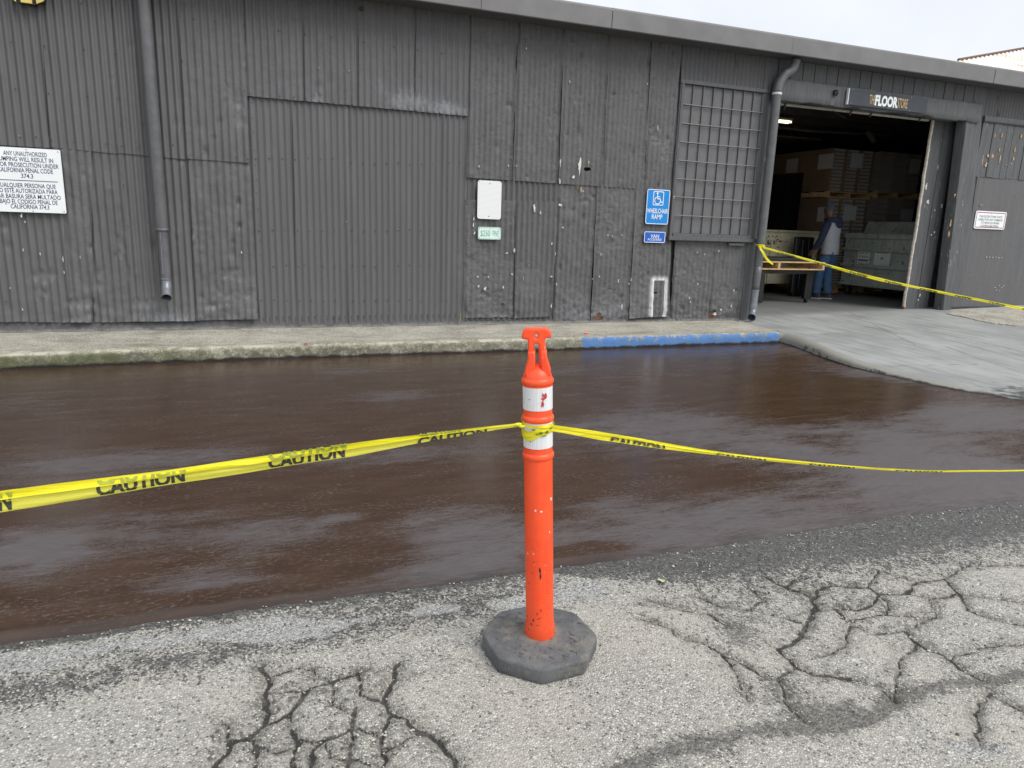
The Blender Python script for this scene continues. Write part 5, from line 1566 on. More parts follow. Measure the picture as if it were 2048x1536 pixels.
# ------------------------------------------------------------------ caution tape
def m_tape(name, a, b_, tl):
    t = NT(name)
    c = t.mix(t.noise(9, 4), a, b_)
    b = t.b
    tr = t.t.nodes.new('ShaderNodeBsdfTranslucent')
    t.set(tr.inputs['Color'], (0.86, 0.80, 0.06))
    mx = t.t.nodes.new('ShaderNodeMixShader')
    mx.inputs[0].default_value = tl
    nb = t.bump(t.noise(1.0, 4, .6, t.scale(7, 7, 80)), .6, .008)
    t.out(c, .38, nb)
    t.t.links.new(nb, tr.inputs['Normal'])
    t.t.links.new(b.outputs[0], mx.inputs[1])
    t.t.links.new(tr.outputs[0], mx.inputs[2])
    t.t.links.new(mx.outputs[0], t.t.nodes['Material Output'].inputs['Surface'])
    return t.m
MAT['tape'] = m_tape('yellow_barricade_tape', (0.82, 0.73, 0.012), (0.88, 0.81, 0.02), .25)
MAT['tape_thin'] = m_tape('yellow_barricade_tape_single_layer', (0.80, 0.76, 0.07), (0.88, 0.84, 0.14), .45)
MAT['tape_ink'] = plain('black_tape_print', (0.025, 0.027, 0.02), .5, .1, 20)
MAT['tape_ghost'] = plain('print_seen_through_tape', (0.30, 0.34, 0.03), .5, .2, 20)

class Ribbon:
    """A hanging strip: table of (point of its upper edge, drop, tilt), indexed by arc length."""
    def __init__(s, pts, drops, tilt=None, n=220):
        P = np.array(pts, float)
        seg = np.concatenate([[0], np.cumsum(np.linalg.norm(np.diff(P, axis=0), axis=1))])
        s.L = seg[-1]
        s.u = np.linspace(0, s.L, n)
        def smooth(v):
            w = np.interp(s.u, seg, v)
            kk = 9
            pad = np.concatenate([np.full(kk, w[0]) , w, np.full(kk, w[-1])])
            return np.convolve(pad, np.ones(2 * kk + 1) / (2 * kk + 1), 'valid')
        s.P = np.stack([smooth(P[:, i]) for i in range(3)], 1)
        s.P[0], s.P[-1] = P[0], P[-1]
        s.w = np.interp(s.u, seg, drops)
        s.t = np.interp(s.u, seg, tilt if tilt is not None else np.zeros(len(P)))
    def at(s, u, v, off=0.0):
        p = np.stack([np.interp(u, s.u, s.P[:, i]) for i in range(3)], -1)
        w, t = np.interp(u, s.u, s.w), np.interp(u, s.u, s.t)
        bulge = (.0035 * np.sin(v * PI * 1.0 + u * 3.1) + .0018 * np.sin(u * 17 + v * 4) + .0016 * np.sin(v * 14 + 1.5 * np.sin(u * 7)) + .006 * fbm(u * 9, v * 5, 151, 3)) * w / .05
        q = p.copy()
        q[..., 2] -= v * w * np.cos(t)
        q[..., 1] += v * w * np.sin(t) - off + bulge
        return q
    def surface(s, name, v0, v1, mat, parent, off=0.0, nv=7):
        U_, V_ = np.meshgrid(s.u, np.linspace(v0, v1, nv))
        Q = s.at(U_, V_, off)
        return grid(name, Q[..., 0], Q[..., 1], Q[..., 2], mat, parent)
    def letter(s, name, txt, u0, u1, v0, v1, mat, parent, off, clip=None, bold=.045):
        V_, Fs = text_mesh(txt, bold)
        me_mb = MB().add(V_, Fs)
        me = me_mb.mesh(name)
        bm = bmesh.new()
        bm.from_mesh(me)
        if clip is not None:                  # keep only what the fold leaves in view
            for co, no in ((clip[0], (0, 1, 0)), (clip[1], (0, -1, 0))):
                bmesh.ops.bisect_plane(bm, geom=bm.verts[:] + bm.edges[:] + bm.faces[:], plane_co=(0, .70 * co, 0), plane_no=no if no[1] > 0 else (0, -1, 0), clear_inner=False, clear_outer=True) if no[1] > 0 else \
                    bmesh.ops.bisect_plane(bm, geom=bm.verts[:] + bm.edges[:] + bm.faces[:], plane_co=(0, .70 * co, 0), plane_no=(0, -1, 0), clear_outer=True)
        bmesh.ops.subdivide_edges(bm, edges=[e for e in bm.edges if e.calc_length() > .25], cuts=2)
        bmesh.ops.triangulate(bm, faces=bm.faces[:])
        bm.to_mesh(me)
        bm.free()
        if not len(me.vertices):
            return
        co = np.array([v.co[:] for v in me.vertices])
        wmax = V_[:, 0].max()
        uu = u0 + co[:, 0] / wmax * (u1 - u0)
        vv = v1 - co[:, 1] / .70 * (v1 - v0)
        Q = s.at(uu, vv, off)
        me.vertices.foreach_set('co', Q.astype(np.float32).ravel())
        me.update()
        return link(name, me, mat, parent)

TAPE = empty('caution_tape', (PX, PY, .70), 'yellow CAUTION tape wrapped round the orange post and stretched to both sides', 'barrier tape')
YT = 1.955
tp = lambda x, y, yy=YT: W(x, y, yy)
# left run; upper edge pixels and lower edge pixels
up = [(-700, 1072), (-300, 1020), (0, 982), (350, 938), (700, 886), (840, 868), (940, 857), (1000, 850), (1043, 846)]
lo = [(-700, 1128), (-300, 1068), (0, 1024), (350, 968), (700, 914), (840, 886), (940, 869), (1000, 858), (1043, 853)]
U3 = [tp(*a) for a in up]
ld = [max(.006, tp(*a)[2] - tp(*b)[2]) for a, b in zip(up, lo)]
LR = Ribbon(U3, ld)
LR.surface('tape_run', 0, 1, MAT['tape_thin'], TAPE, 0.0, 13)
LR.surface('tape_fold', -.01, .40, MAT['tape'], TAPE, .004, 5)
def u_of(rb, px):
    X0 = W(px, 900, YT)[0]
    return float(np.interp(X0, rb.P[:, 0], rb.u))
for a, b, c0 in ((-165, 10, 0), (185, 366, 0), (535, 690, 0)):
    u0, u1 = u_of(LR, a), u_of(LR, b)
    LR.letter('lettering', 'CAUTION', u0, u1, .08, .93, MAT['tape_ink'], TAPE, .0012, (.64, 0))
    LR.letter('ghost_lettering', 'CAUTION', u0 + .002, u1 + .004, -.45, .33, MAT['tape_ghost'], TAPE, .0055, (.55, 0.02) if a == 535 else (.30, .02))
LR.letter('lettering', 'CAUTION', u_of(LR, 835), u_of(LR, 972), .35, 1.3, MAT['tape_ink'], TAPE, .0058, (1.0, .30))
LR.letter('ghost_lettering', 'CAUTION', u_of(LR, 838), u_of(LR, 920), -.5, .22, MAT['tape_ghost'], TAPE, .0058, (.5, 0.02))
# right run
up = [(1102, 849), (1200, 863), (1320, 884), (1440, 905), (1560, 918), (1700, 932), (1850, 941), (2048, 940), (2250, 930), (2500, 905)]
lo = [(1102, 863), (1200, 880), (1320, 898), (1440, 912), (1560, 925), (1700, 937), (1850, 945), (2048, 943), (2250, 934), (2500, 911)]
U3 = [tp(*a) for a in up]
rd = [.94 * max(.006, tp(*a)[2] - tp(*b)[2]) for a, b in zip(up, lo)]
RR = Ribbon(U3, rd)
RR.surface('tape_run', 0, 1, MAT['tape'], TAPE, 0.0, 7)
RR.surface('tape_fold', -.02, .45, MAT['tape'], TAPE, .003, 4)
for a, b, q in ((1218, 1328, .35), (1432, 1532, .3), (1620, 1712, .3), (1795, 1890, .35)):
    RR.letter('lettering', 'CAUTION', u_of(RR, a), u_of(RR, b), .25, 1.75, MAT['tape_ink'], TAPE, .0048, (.92, .60))
# turns round the post
def loop(name, zc, dz, w, rad, mat, ph=0.0, n=60, wv=.004):
    a = np.linspace(0, 2 * PI, n)
    A, V_ = np.meshgrid(a, np.linspace(0, 1, 4))
    rr = rad + .0015 * np.sin(A * 5 + V_ * 2)
    X = lean_x(zc) + rr * np.cos(A)
    Yq = PY + rr * np.sin(A)
    Z = zc + dz * np.cos(A - ph) - V_ * w + wv * np.sin(A * 3)
    return grid(name, X, Yq, Z, mat, TAPE)
zl = zpost(851)
loop('tape_loop', zl + .006, .018, .013, R0 + .0052, MAT['tape'], .25)
loop('tape_loop', zl + .008, .016, .030, R0 + .0036, MAT['tape'], .1)
loop('tape_loop', zl + .016, .006, .008, R0 + .0066, MAT['tape'], 2.0)
kn = W(1036, 849, 1.955)
MB().blob((kn[0], kn[1], kn[2]), (.016, .007, .006), 8).blob((kn[0] + .012, kn[1] - .004, kn[2] - .006), (.012, .005, .004), 8).build('tape_knot', MAT['tape'], TAPE, smooth=True)
wm = MB()
for x_, y_, a_, b_ in ((1066, 850, 4, 2), (1079, 856, 4, 3), (1090, 855, 4, 4), (1085, 862, 5, 2), (1096, 849, 3, 4), (1072, 858, 3, 1.5)):
    on_tube(wm, x_, y_, a_, b_, 7, .0072)
o = wm.build('lettering', plain('tape_print_green_cast', (0.10, 0.14, 0.02), .5, .2, 40), TAPE)
o.data.transform(LEAN)
o['kind'] = 'stuff'

# second tape, tied to the downpipe and strung across the ramp
T2 = empty('caution_tape', (xr, 8.6, 1.2), 'yellow CAUTION tape knotted to the downpipe and strung across the ramp', 'barrier tape')
pts = [W(1526, 493, 8.50), W(1600, 513, 8.42), W(1700, 541, 8.25), W(1760, 556, 8.15), W(1820, 570, 8.05), W(1900, 586, 7.9), W(1980, 602, 7.75), W(2048, 615, 7.62), W(2200, 640, 7.35)]
dr = [.025, .028, .040, .048, .034, .036, .034, .044, .04]
R2 = Ribbon(pts, dr, n=160)
R2.surface('tape_run', 0, 1, MAT['tape'], T2, 0, 4)
R2.surface('tape_fold', -.02, .4, MAT['tape'], T2, .006, 3)
for k in range(8):
    u0 = .25 + k * .62
    R2.letter('lettering', 'CAUTION', u0, u0 + .30, .3, 1.4, MAT['tape_ink'], T2, .009, (1.0, .4))
a = np.linspace(0, 2 * PI, 40)
A, V_ = np.meshgrid(a, np.linspace(0, 1, 4))
zt2 = W(1512, 492, 8.53)[2]
grid('tape_loop', xr - .003 + (.068 + .002 * np.sin(A * 4)) * np.cos(A), 8.60 + .069 * np.sin(A), zt2 + .02 * np.cos(A + 2.6) * .5 + .016 - V_ * (.034 + .014 * np.cos(A)), MAT['tape'], T2)
kx = W(1521, 495, 8.51)
MB().blob(kx, (.028, .014, .016), 8).blob(kx + np.array([-.02, -.004, .008]), (.03, .012, .012), 8).build('tape_knot', MAT['tape'], T2, smooth=True)
tl = Ribbon([W(1520, 496, 8.50), W(1527, 508, 8.49), W(1536, 520, 8.495), W(1545, 529, 8.50)], [.03, .045, .04, .03], n=40)
U_, V_ = np.meshgrid(tl.u, np.linspace(0, 1, 4))
p = np.stack([np.interp(U_, tl.u, tl.P[:, i]) for i in range(3)], -1)
w_ = np.interp(U_, tl.u, tl.w)
grid('tape_tail', p[..., 0] + (V_ - .5) * w_ * .8, p[..., 1] - .01 * np.sin(U_ * 22), p[..., 2] + (V_ - .5) * w_ * .5, MAT['tape'], T2)

# ------------------------------------------------------------------ inside the doorway
ZF = .252
CART = plain('cardboard_brown', (0.235, 0.155, 0.098), .7, .12, 6)
WRAP = plain('wrapped_grey_cartons', (0.32, 0.29, 0.255), .35, .15, 5, .3)
WHITE_C = plain('white_carton_ends', (0.40, 0.39, 0.37), .45, .12, 8)
PALLET_W = plain('pallet_pine', (0.66, 0.45, 0.22), .75, .2, 9, .2)
PAPER = plain('white_paper', (0.55, 0.55, 0.55), .7, .05, 8)
def pallet(root, x0, x1, y0, y1, z0, mat=PALLET_W, h=.13):
    nb = 5
    for i in range(nb):
        a = y0 + (y1 - y0 - .10) * i / (nb - 1)
        MB().box(x0, x1, a, a + .10, z0 + h - .02, z0 + h).build('deck_board', mat, root)
    for i in range(3):
        a = x0 + (x1 - x0 - .045) * i / 2
        MB().box(a, a + .045, y0 + .004, y1 - .004, z0 + .018, z0 + h - .0205).build('stringer', mat, root)
    for i in range(3):
        a = y0 + (y1 - y0 - .10) * i / 2
        MB().box(x0, x1, a, a + .10, z0, z0 + .0175).build('bottom_board', mat, root)
def load(x0, x1, y0, y1, z0, z1, style, label, papers=()):
    root = empty('pallet_load', ((x0 + x1) / 2, (y0 + y1) / 2, z0), label, 'pallet load', 'wrapped pallet loads stacked inside the doorway')
    pallet(root, x0, x1, y0, y1, z0)
    zb_ = z0 + .135
    if style == 'mixed':
        MB().box(x0 + .02, x1 - .02, y0 + .03, y1 - .02, zb_, z1).build('carton_stack', CART, root, bevel=.008)
        cols, rows = 3, 12
        cw_, ch_ = (x1 - x0 - .04) / cols, (z1 - zb_) / rows
        proto = MB().box(0, cw_ * .66, 0, .05, 0, ch_ - .026).mesh('carton')
        for i in range(cols):
            for j in range(rows):
                o = link('carton', proto, WHITE_C, root)
                o.location = Vector((x0 + .05 + i * cw_ + rng.uniform(-.008, .008), y0 - .012 + rng.uniform(-.005, .005), zb_ + .01 + j * ch_)) - world_loc(root)
    else:
        cols, rows = 3, 9
        cw_, ch_ = (x1 - x0 - .04) / cols, (z1 - zb_) / rows
        proto = MB().box(0, cw_ - .008, 0, y1 - y0 - .04, 0, ch_ - .006).mesh('carton', bevel=.006)
        for i in range(cols):
            for j in range(rows):
                o = link('carton', proto, WRAP, root)
                o.location = Vector((x0 + .02 + i * cw_ + rng.uniform(-.008, .008), y0 + .02 + rng.uniform(-.008, .008), zb_ + j * ch_)) - world_loc(root)
    for (px, pz, face, w_, h_) in papers:
        if face == 'front':
            MB().box(px - w_ / 2, px + w_ / 2, y0 - .022, y0 - .018, pz - h_ / 2, pz + h_ / 2).build('paper_label', PAPER, root)
        else:
            MB().box(x0 + .012, x0 + .016, px - w_ / 2, px + w_ / 2, pz - h_ / 2, pz + h_ / 2).build('paper_label', PAPER, root)
    return root
LX = 11.42
load(LX, LX + 1.16, 12.0, 13.9, .252, 1.12, 'mixed', 'brown carton load on the floor, lowest of the left stack behind the dumpsters')
load(LX, LX + 1.16, 12.0, 13.9, 1.125, 2.24, 'mixed', 'brown carton load in the middle of the left stack, white carton ends facing out', [(11.95 + .1, 1.95, 'front', .35, .3), (12.15, 1.90, 'side', .2, .3), (13.1, 1.92, 'side', .3, .34)])
load(LX, LX + 1.16, 12.0, 13.9, 2.245, 3.24, 'mixed', 'brown carton load at the top of the left stack, white carton ends facing out', [(12.05, 3.02, 'front', .33, .3), (12.2, 2.98, 'side', .42, .3), (13.2, 2.96, 'side', .36, .3)])
load(12.72, 13.95, 12.0, 13.4, .252, 1.12, 'grey', 'grey wrapped load on the floor, lowest of the right stack')
load(12.72, 13.95, 12.0, 13.4, 1.125, 2.30, 'grey', 'grey wrapped load in the middle of the right stack', [(13.68, 1.92, 'front', .36, .34)])
load(12.72, 13.95, 12.0, 13.4, 2.305, 3.26, 'grey', 'grey wrapped load at the top of the right stack', [(13.7, 3.0, 'front', .3, .3)])

def m_dumpster(name, a, b, rust):
    t = NT(name)
    n = t.noise(3, 5)
    c = t.mix(t.ramp(n, .3, .7), a, b)
    r = t.ramp(t.noise(11, 6, .75, None, .4), rust, rust + .06)
    c = t.mix(r, c, t.mix(t.noise(30, 3), (0.03, 0.018, 0.012), (0.10, 0.045, 0.02)))
    st = t.ramp(t.noise(1.0, 5, .65, t.scale(12, 12, 1.2)), .5, .75)
    c = t.mix(t.mul(st, .4), c, (0.06, 0.055, 0.045))
    return t.out(c, .55, t.bump(t.noise(24, 5), .3, .006))
GREENM = m_dumpster('chipped_grey_green_paint', (0.40, 0.45, 0.41), (0.54, 0.59, 0.54), .585)
CREAMM = m_dumpster('chipped_cream_paint', (0.62, 0.57, 0.37), (0.80, 0.74, 0.52), .59)
def caster(root, x, y, z0, r=.085):
    c = MB().tube([(x - .022, y, z0 + r), (x + .022, y, z0 + r)], r, 18).build('caster', MAT['black'], root)
    MB().tube([(x - .026, y, z0 + r), (x + .026, y, z0 + r)], r * .45, 12).build('hub', MAT['zinc'], c)
    MB().box(x - .036, x - .028, y - .03, y + .03, z0 + r - .02, z0 + .215).box(x + .028, x + .036, y - .03, y + .03, z0 + r - .02, z0 + .215).box(x - .05, x + .05, y - .05, y + .05, z0 + .2, z0 + .215).build('fork', MAT['rust'], c)
# grey-green dumpster on the right; its broad side looks towards -X
DG = empty('dumpster', (12.3, 11.0, ZF), 'grey-green steel dumpster with chipped paint and two paper stickers behind the standing person', 'dumpster')
def slab(pts, th):                           # side panels of the dumpster
    return pts
dx0, dx1, dy0, dy1 = 11.86, 13.75, 10.02, 11.80
zb0, zr = ZF + .215, 1.50
shell = MB()
shell.box(dx0, dx0 + .03, dy0, dy1, zb0, zr).box(dx1 - .03, dx1, dy0, dy1, zb0, zr).box(dx0 + .03, dx1 - .03, dy0, dy0 + .03, zb0, zr).box(dx0 + .03, dx1 - .03, dy1 - .03, dy1, zb0, zr).box(dx0 + .03, dx1 - .03, dy0 + .03, dy1 - .03, zb0, zb0 + .03)
shell.build('body', GREENM, DG)
for z, h, o_ in ((zr - .05, .075, .05), (1.18, .05, .04), (.86, .07, .045), (zb0, .05, .03)):
    MB().box(dx0 - o_, dx0 - .001, dy0 - .02, dy1 + .02, z - h / 2 + .02, z + h / 2 + .02).build('rib', GREENM, DG, bevel=.006)
MB().box(dx0 - .06, dx0 + .04, dy0 - .03, dy1 + .03, zr + .001, zr + .03).build('rim', GREENM, DG, bevel=.006)
MB().add([(dx0 + .45, dy0, zr + .03), (dx1, dy0, zr + .03), (dx1, dy1, zr + .03), (dx0 + .45, dy1, zr + .03), (dx0 + .55, dy0, zr + .28), (dx1, dy0, zr + .3), (dx1, dy1, zr + .3), (dx0 + .55, dy1, zr + .28)],
         [(3, 2, 1, 0), (4, 5, 6, 7), (0, 1, 5, 4), (1, 2, 6, 5), (2, 3, 7, 6), (3, 0, 4, 7)]).build('lid', GREENM, DG, bevel=.01)
def side_paper(y0, y1, z0, z1, lines):
    p_ = MB().box(dx0 - .008, dx0 - .002, y0, y1, z0, z1).build('sticker', MAT['sign_white'], DG)
    tx = MB()
    for txt, zc2, wd, cap, bd in lines:
        V_, Fs = text_mesh(txt, bd)
        wm_ = V_[:, 0].max()
        yy = (y0 + y1) / 2 + wd / 2 - V_[:, 0] * wd / wm_
        zz_ = zc2 - cap / 2 + V_[:, 1] * cap / .70
        tx.add(np.stack([np.full(len(yy), dx0 - .0095), yy, zz_], 1), Fs)
    tx.build('print', MAT['ink_black'], p_)
side_paper(10.62, 11.0, .84 - .28 + .35, .84 + .35 + .03, [('Waste Sorting Service', 1.165, .32, .035, .01), ('o', 1.06, .07, .06, .03), ('- - - - - - - -', .97, .28, .02, .0), ('- - - - -', .94, .2, .02, .0)])
side_paper(11.12, 11.42, .88, 1.22, [('# % & + # *', 1.14, .24, .04, .01), ('+ * # & %', 1.06, .24, .04, .01), ('MMMMMM', .99, .26, .035, .04), ('* # + %', .93, .24, .03, .01)])
for x, y in ((dx0 + .12, dy0 + .12), (dx0 + .12, dy1 - .12), (dx1 - .15, dy0 + .12), (dx1 - .15, dy1 - .12)):
    caster(DG, x, y, ZF)
# cream dumpster on the left
DC = empty('dumpster', (10.3, 12.2, ZF), 'cream steel dumpster with a red dot and black lettering on the left behind the pallet', 'dumpster')
cx0, cx1, cy0, cy1 = 9.1, 11.05, 11.72, 12.95
cb, cr_ = ZF + .215, 1.50
MB().box(cx0, cx1, cy0, cy0 + .03, cb, cr_).box(cx0, cx1, cy1 - .03, cy1, cb, cr_).box(cx0, cx0 + .03, cy0 + .03, cy1 - .03, cb, cr_).box(cx1 - .03, cx1, cy0 + .03, cy1 - .03, cb, cr_).box(cx0 + .03, cx1 - .03, cy0 + .03, cy1 - .03, cb, cb + .03).build('body', CREAMM, DC)
MB().box(cx0 - .03, cx1 + .03, cy0 - .06, cy0 + .05, cr_ + .001, cr_ + .04).build('rim', CREAMM, DC, bevel=.006)
MB().box(cx0, cx1, cy0 - .03, cy0 - .001, cr_ - .17, cr_ - .10).build('rib', CREAMM, DC, bevel=.006)
for x in (9.62, 9.83, 10.55):
    MB().box(x, x + .035, cy0 - .03, cy0 - .001, cb + .02, cr_ - .175).build('rib', CREAMM, DC, bevel=.004)
q = W(1561, 480, cy0 - .004)
MB().tube([(q[0], cy0 - .012, q[2]), (q[0], cy0 - .001, q[2])], .045, 18).build('red_dot', plain('red_dot_paint', (.35, .03, .02), .5), DC)
tx = MB()
q = W(1545, 480, cy0)
put_text(tx, 'LY', q[0], q[2], .24, .17, cy0 - .003, .02)
tx.build('lettering', MAT['ink_black'], DC)
tx = MB()
q = W(1592, 506, cy0)
put_text(tx, '- - -', q[0], q[2], .25, .12, cy0 - .003, .0)
tx.build('lettering', MAT['ink_black'], DC)
for x, y in ((9.5, cy0 + .1), (10.9, cy0 + .1), (9.5, cy1 - .12), (10.9, cy1 - .12)):
    caster(DC, x, y, ZF)

# black sheets standing in the cream dumpster
for i in range(5):
    x_ = 10.42 + i * .13
    o = MB().add([(x_, 12.1 + i * .05, cb + .035), (x_ + .022, 12.1 + i * .05, cb + .035), (x_ + .022, 12.75, cb + .035), (x_, 12.75, cb + .035),
                  (x_ + .07, 12.15 + i * .05, 2.68 + i * .015), (x_ + .092, 12.15 + i * .05, 2.68 + i * .015), (x_ + .092, 12.78, 2.7), (x_ + .07, 12.78, 2.7)],
                 [(3, 2, 1, 0), (4, 5, 6, 7), (0, 1, 5, 4), (1, 2, 6, 5), (2, 3, 7, 6), (3, 0, 4, 7)]).build('black_sheet', MAT['black'])
    tag(o, 'thin black sheet standing among its fellows in the cream dumpster', 'sheet', 'black sheets standing in the cream dumpster')
# black-wrapped stack between pallet and person, with trailing strands
BS = empty('black_bundle', (10.3, 11.3, ZF), 'tall black wrapped bundle with trailing strands beside the person', 'bundle')
MB().box(10.12, 10.52, 11.26, 11.40, ZF, 1.42).build('wrapped_block', MAT['black'], BS, bevel=.03)
for i in range(9):
    x_ = 10.06 + i * .05 + rng.uniform(-.02, .02)
    MB().tube([(x_, 11.245, 1.40 - rng.uniform(0, .2)), (x_ + rng.uniform(-.02, .02), 11.22, .9), (x_ + rng.uniform(-.04, .04), 11.235, ZF + rng.uniform(.01, .15))], .006, 6).build('strand', MAT['black'] if i % 3 else MAT['zinc'], BS)
# black cart with a pallet on it
BC = empty('black_cart', (8.7, 10.3, ZF), 'low black cart carrying the bare pallet just inside the doorway', 'cart')
MB().box(7.45, 8.35, 9.98, 10.75, ZF + .02, .845).build('end_panel', MAT['black'], BC, bevel=.01)
MB().box(9.36, 9.52, 10.10, 10.18, ZF + .0705, .845).build('end_panel', MAT['black'], BC, bevel=.01)
MB().box(8.35, 9.36, 10.11, 10.17, .77, .84).build('cross_rail', MAT['black'], BC)
for x, y in ((7.6, 10.12), (8.2, 10.12), (7.6, 10.62), (8.2, 10.62), (9.44, 10.14)):
    for _ in (0,):
        MB().tube([(x - .02, y, ZF + .035), (x + .02, y, ZF + .035)], .034, 12).build('wheel', MAT['black'], BC)
PL = empty('pallet', (8.7, 10.3, .85), 'bare pine pallet lying level on the black cart', 'pallet')
pallet(PL, 7.6, 9.60, 9.95, 10.85, .85, PALLET_W, .14)
SB = MB().box(7.7, 9.45, 10.05, 10.75, .9935, 1.05).build('black_slab', MAT['black'], None, bevel=.008)
tag(SB, 'flat black slab lying on the pine pallet', 'slab')

# fluorescent lamp under the ceiling
FL = empty('ceiling_lamp', W(1545, 250, 12.0), 'lit fluorescent batten under the warehouse ceiling', 'lamp')
a, b = W(1490, 249, 12.0), W(1580, 247, 12.0)
zl_ = b[2]
t = NT('lit_fluorescent_tube')
LAMP = t.out((1, 1, 1), .5, Emission_Color=(1.0, 0.83, 0.52), Emission_Strength=1.5)
MB().box(a[0], b[0], 11.93, 12.07, zl_ + .045, zl_ + .085).build('housing', MAT['cream_pipe'], FL)
for dy in (-.04, .04):
    MB().tube([(a[0] + .02, 12.0 + dy, zl_ + .02), (b[0] - .01, 12.0 + dy, zl_ + .02)], .019, 10).build('tube', LAMP, FL)
for x in (a[0] + .1, b[0] - .15):
    MB().box(x, x + .02, 11.99, 12.01, zl_ + .085, 3.86).build('hanger', MAT['zinc'], FL)

# ------------------------------------------------------------------ the person
def skin_mesh(name, verts, edges, radii, sub=2, root=0):
    me = bpy.data.meshes.new(name)
    me.from_pydata([tuple(v) for v in verts], edges, [])
    o = bpy.data.objects.new(name, me)
    COL.objects.link(o)
    md = o.modifiers.new('s', 'SKIN')
    md.use_smooth_shade = True
    for i, r in enumerate(radii):
        sv = me.skin_vertices[0].data[i]
        sv.radius = r if hasattr(r, '__len__') else (r, r)
        sv.use_root = (i == root)
    sb = o.modifiers.new('u', 'SUBSURF')
    sb.levels = sb.render_levels = sub
    dg = bpy.context.evaluated_depsgraph_get()
    out = bpy.data.meshes.new_from_object(o.evaluated_get(dg))
    bpy.data.objects.remove(o)
    bpy.data.meshes.remove(me)
    out.polygons.foreach_set('use_smooth', np.full(len(out.polygons), True))
    out.name = name
    return out
PB = np.array([10.40, 10.72, ZF])
vd = np.array([PB[0], PB[1], 0]) / np.hypot(PB[0], PB[1])
lf = np.array([-vd[1], vd[0], 0])
th = math.radians(26)
FWD = lf * math.cos(th) + vd * math.sin(th)
LFT = np.array([-FWD[1], FWD[0], 0])
def B(f, l, u):
    return PB + FWD * f + LFT * l + np.array([0, 0, u])
PERSON = empty('person', PB, 'person in navy and grey hooded top, blue jeans and beanie with back turned', 'person')
SKIN = plain('brown_skin', (0.20, 0.105, 0.068), .5, .1, 20)
NAVY = plain('navy_fleece', (0.034, 0.037, 0.085), .9, .15, 30, .3)
GREYF = plain('grey_fleece', (0.42, 0.43, 0.46), .9, .10, 30, .3)
JEANS = plain('blue_denim', (0.052, 0.118, 0.225), .85, .22, 14, .3)
SHOE = plain('dark_shoe', (0.035, 0.032, 0.034), .6, .3, 20)
SOLE = plain('white_sole', (0.55, 0.55, 0.54), .6, .1, 20)
BEANIE = plain('grey_knit', (0.095, 0.108, 0.13), .95, .15, 60, .4)
J = dict(pel=B(0, 0, .95), sp=B(.0, 0, 1.14), ch=B(.01, 0, 1.34), nb=B(.03, 0, 1.47), nk=B(.055, 0, 1.535),
         hl=B(0, .09, .90), kl=B(.085, .11, .50), al=B(.10, .11, .09), hr=B(0, -.09, .90), kr=B(.03, -.10, .50), ar=B(-.01, -.11, .09),
         sl=B(.01, .18, 1.42), el=B(.05, .25, 1.16), wl=B(.20, .21, .94), sr=B(.01, -.18, 1.42), er=B(.06, -.25, 1.17), wr=B(.24, -.19, .97))
def body():
    v, e, r = [], [], []
    ix = {}
    for k, rad in (('pel', .12), ('sp', .11), ('ch', .12), ('nb', .07), ('nk', .052), ('hl', .085), ('kl', .055), ('al', .038), ('hr', .085), ('kr', .055), ('ar', .038),
                   ('sl', .055), ('el', .042), ('wl', .028), ('sr', .055), ('er', .042), ('wr', .028)):
        ix[k] = len(v)
        v.append(J[k])
        r.append(rad)
    for a_, b_ in (('pel', 'sp'), ('sp', 'ch'), ('ch', 'nb'), ('nb', 'nk'), ('pel', 'hl'), ('hl', 'kl'), ('kl', 'al'), ('pel', 'hr'), ('hr', 'kr'), ('kr', 'ar'),
                   ('ch', 'sl'), ('sl', 'el'), ('el', 'wl'), ('ch', 'sr'), ('sr', 'er'), ('er', 'wr')):
        e.append((ix[a_], ix[b_]))
    # head: up from the neck, tipped forward
    for f, u, rad in ((.075, 1.585, .070), (.090, 1.635, .088), (.088, 1.685, .086), (.080, 1.735, .055)):
        v.append(B(f, 0, u))
        r.append((rad * .85, rad))
        e.append((ix['nk'] if len(v) == 18 else len(v) - 2, len(v) - 1))
    # feet
    for s_, a_ in (('l', 'al'), ('r', 'ar')):
        v.append(J[a_] + FWD * .13 + np.array([0, 0, -.055]))
        r.append(.03)
        e.append((ix[a_], len(v) - 1))
    # palms and five fingers each
    for s_, wk in ((1, 'wl'), (-1, 'wr')):
        dirn = FWD * .45 + np.array([0, 0, -.9])
        dirn /= np.linalg.norm(dirn)
        side = LFT * s_ * .35 + FWD * .85 + np.array([0, 0, .4])
        side = side - dirn * side.dot(dirn)
        side /= np.linalg.norm(side)
        palm = J[wk] + dirn * .06
        v.append(palm)
        r.append((.022, .034))
        pi = len(v) - 1
        e.append((ix[wk], pi))
        cur = -LFT * s_
        for q, ln in ((-.03, .058), (-.01, .072), (.01, .078), (.03, .070)):
            b0 = palm + dirn * .035 + side * q
            b1 = b0 + dirn * ln * .5 + cur * .008
            b2 = b1 + (dirn * .7 + cur * .7) * ln * .45
            i0 = len(v)
            v += [b0, b1, b2]
            r += [.010, .009, .0075]
            e += [(pi, i0), (i0, i0 + 1), (i0 + 1, i0 + 2)]
        t0 = palm + side * .04 - dirn * .015
        t1 = t0 + side * .022 + dirn * .03
        i0 = len(v)
        v += [t0, t1]
        r += [.011, .009]
        e += [(pi, i0), (i0, i0 + 1)]
    return v, e, r
v, e, r = body()
link('body', skin_mesh('body', v, e, r, 2), SKIN, PERSON)
face = MB()
ax = (Vector(FWD), Vector(LFT), Vector((0, 0, 1)))
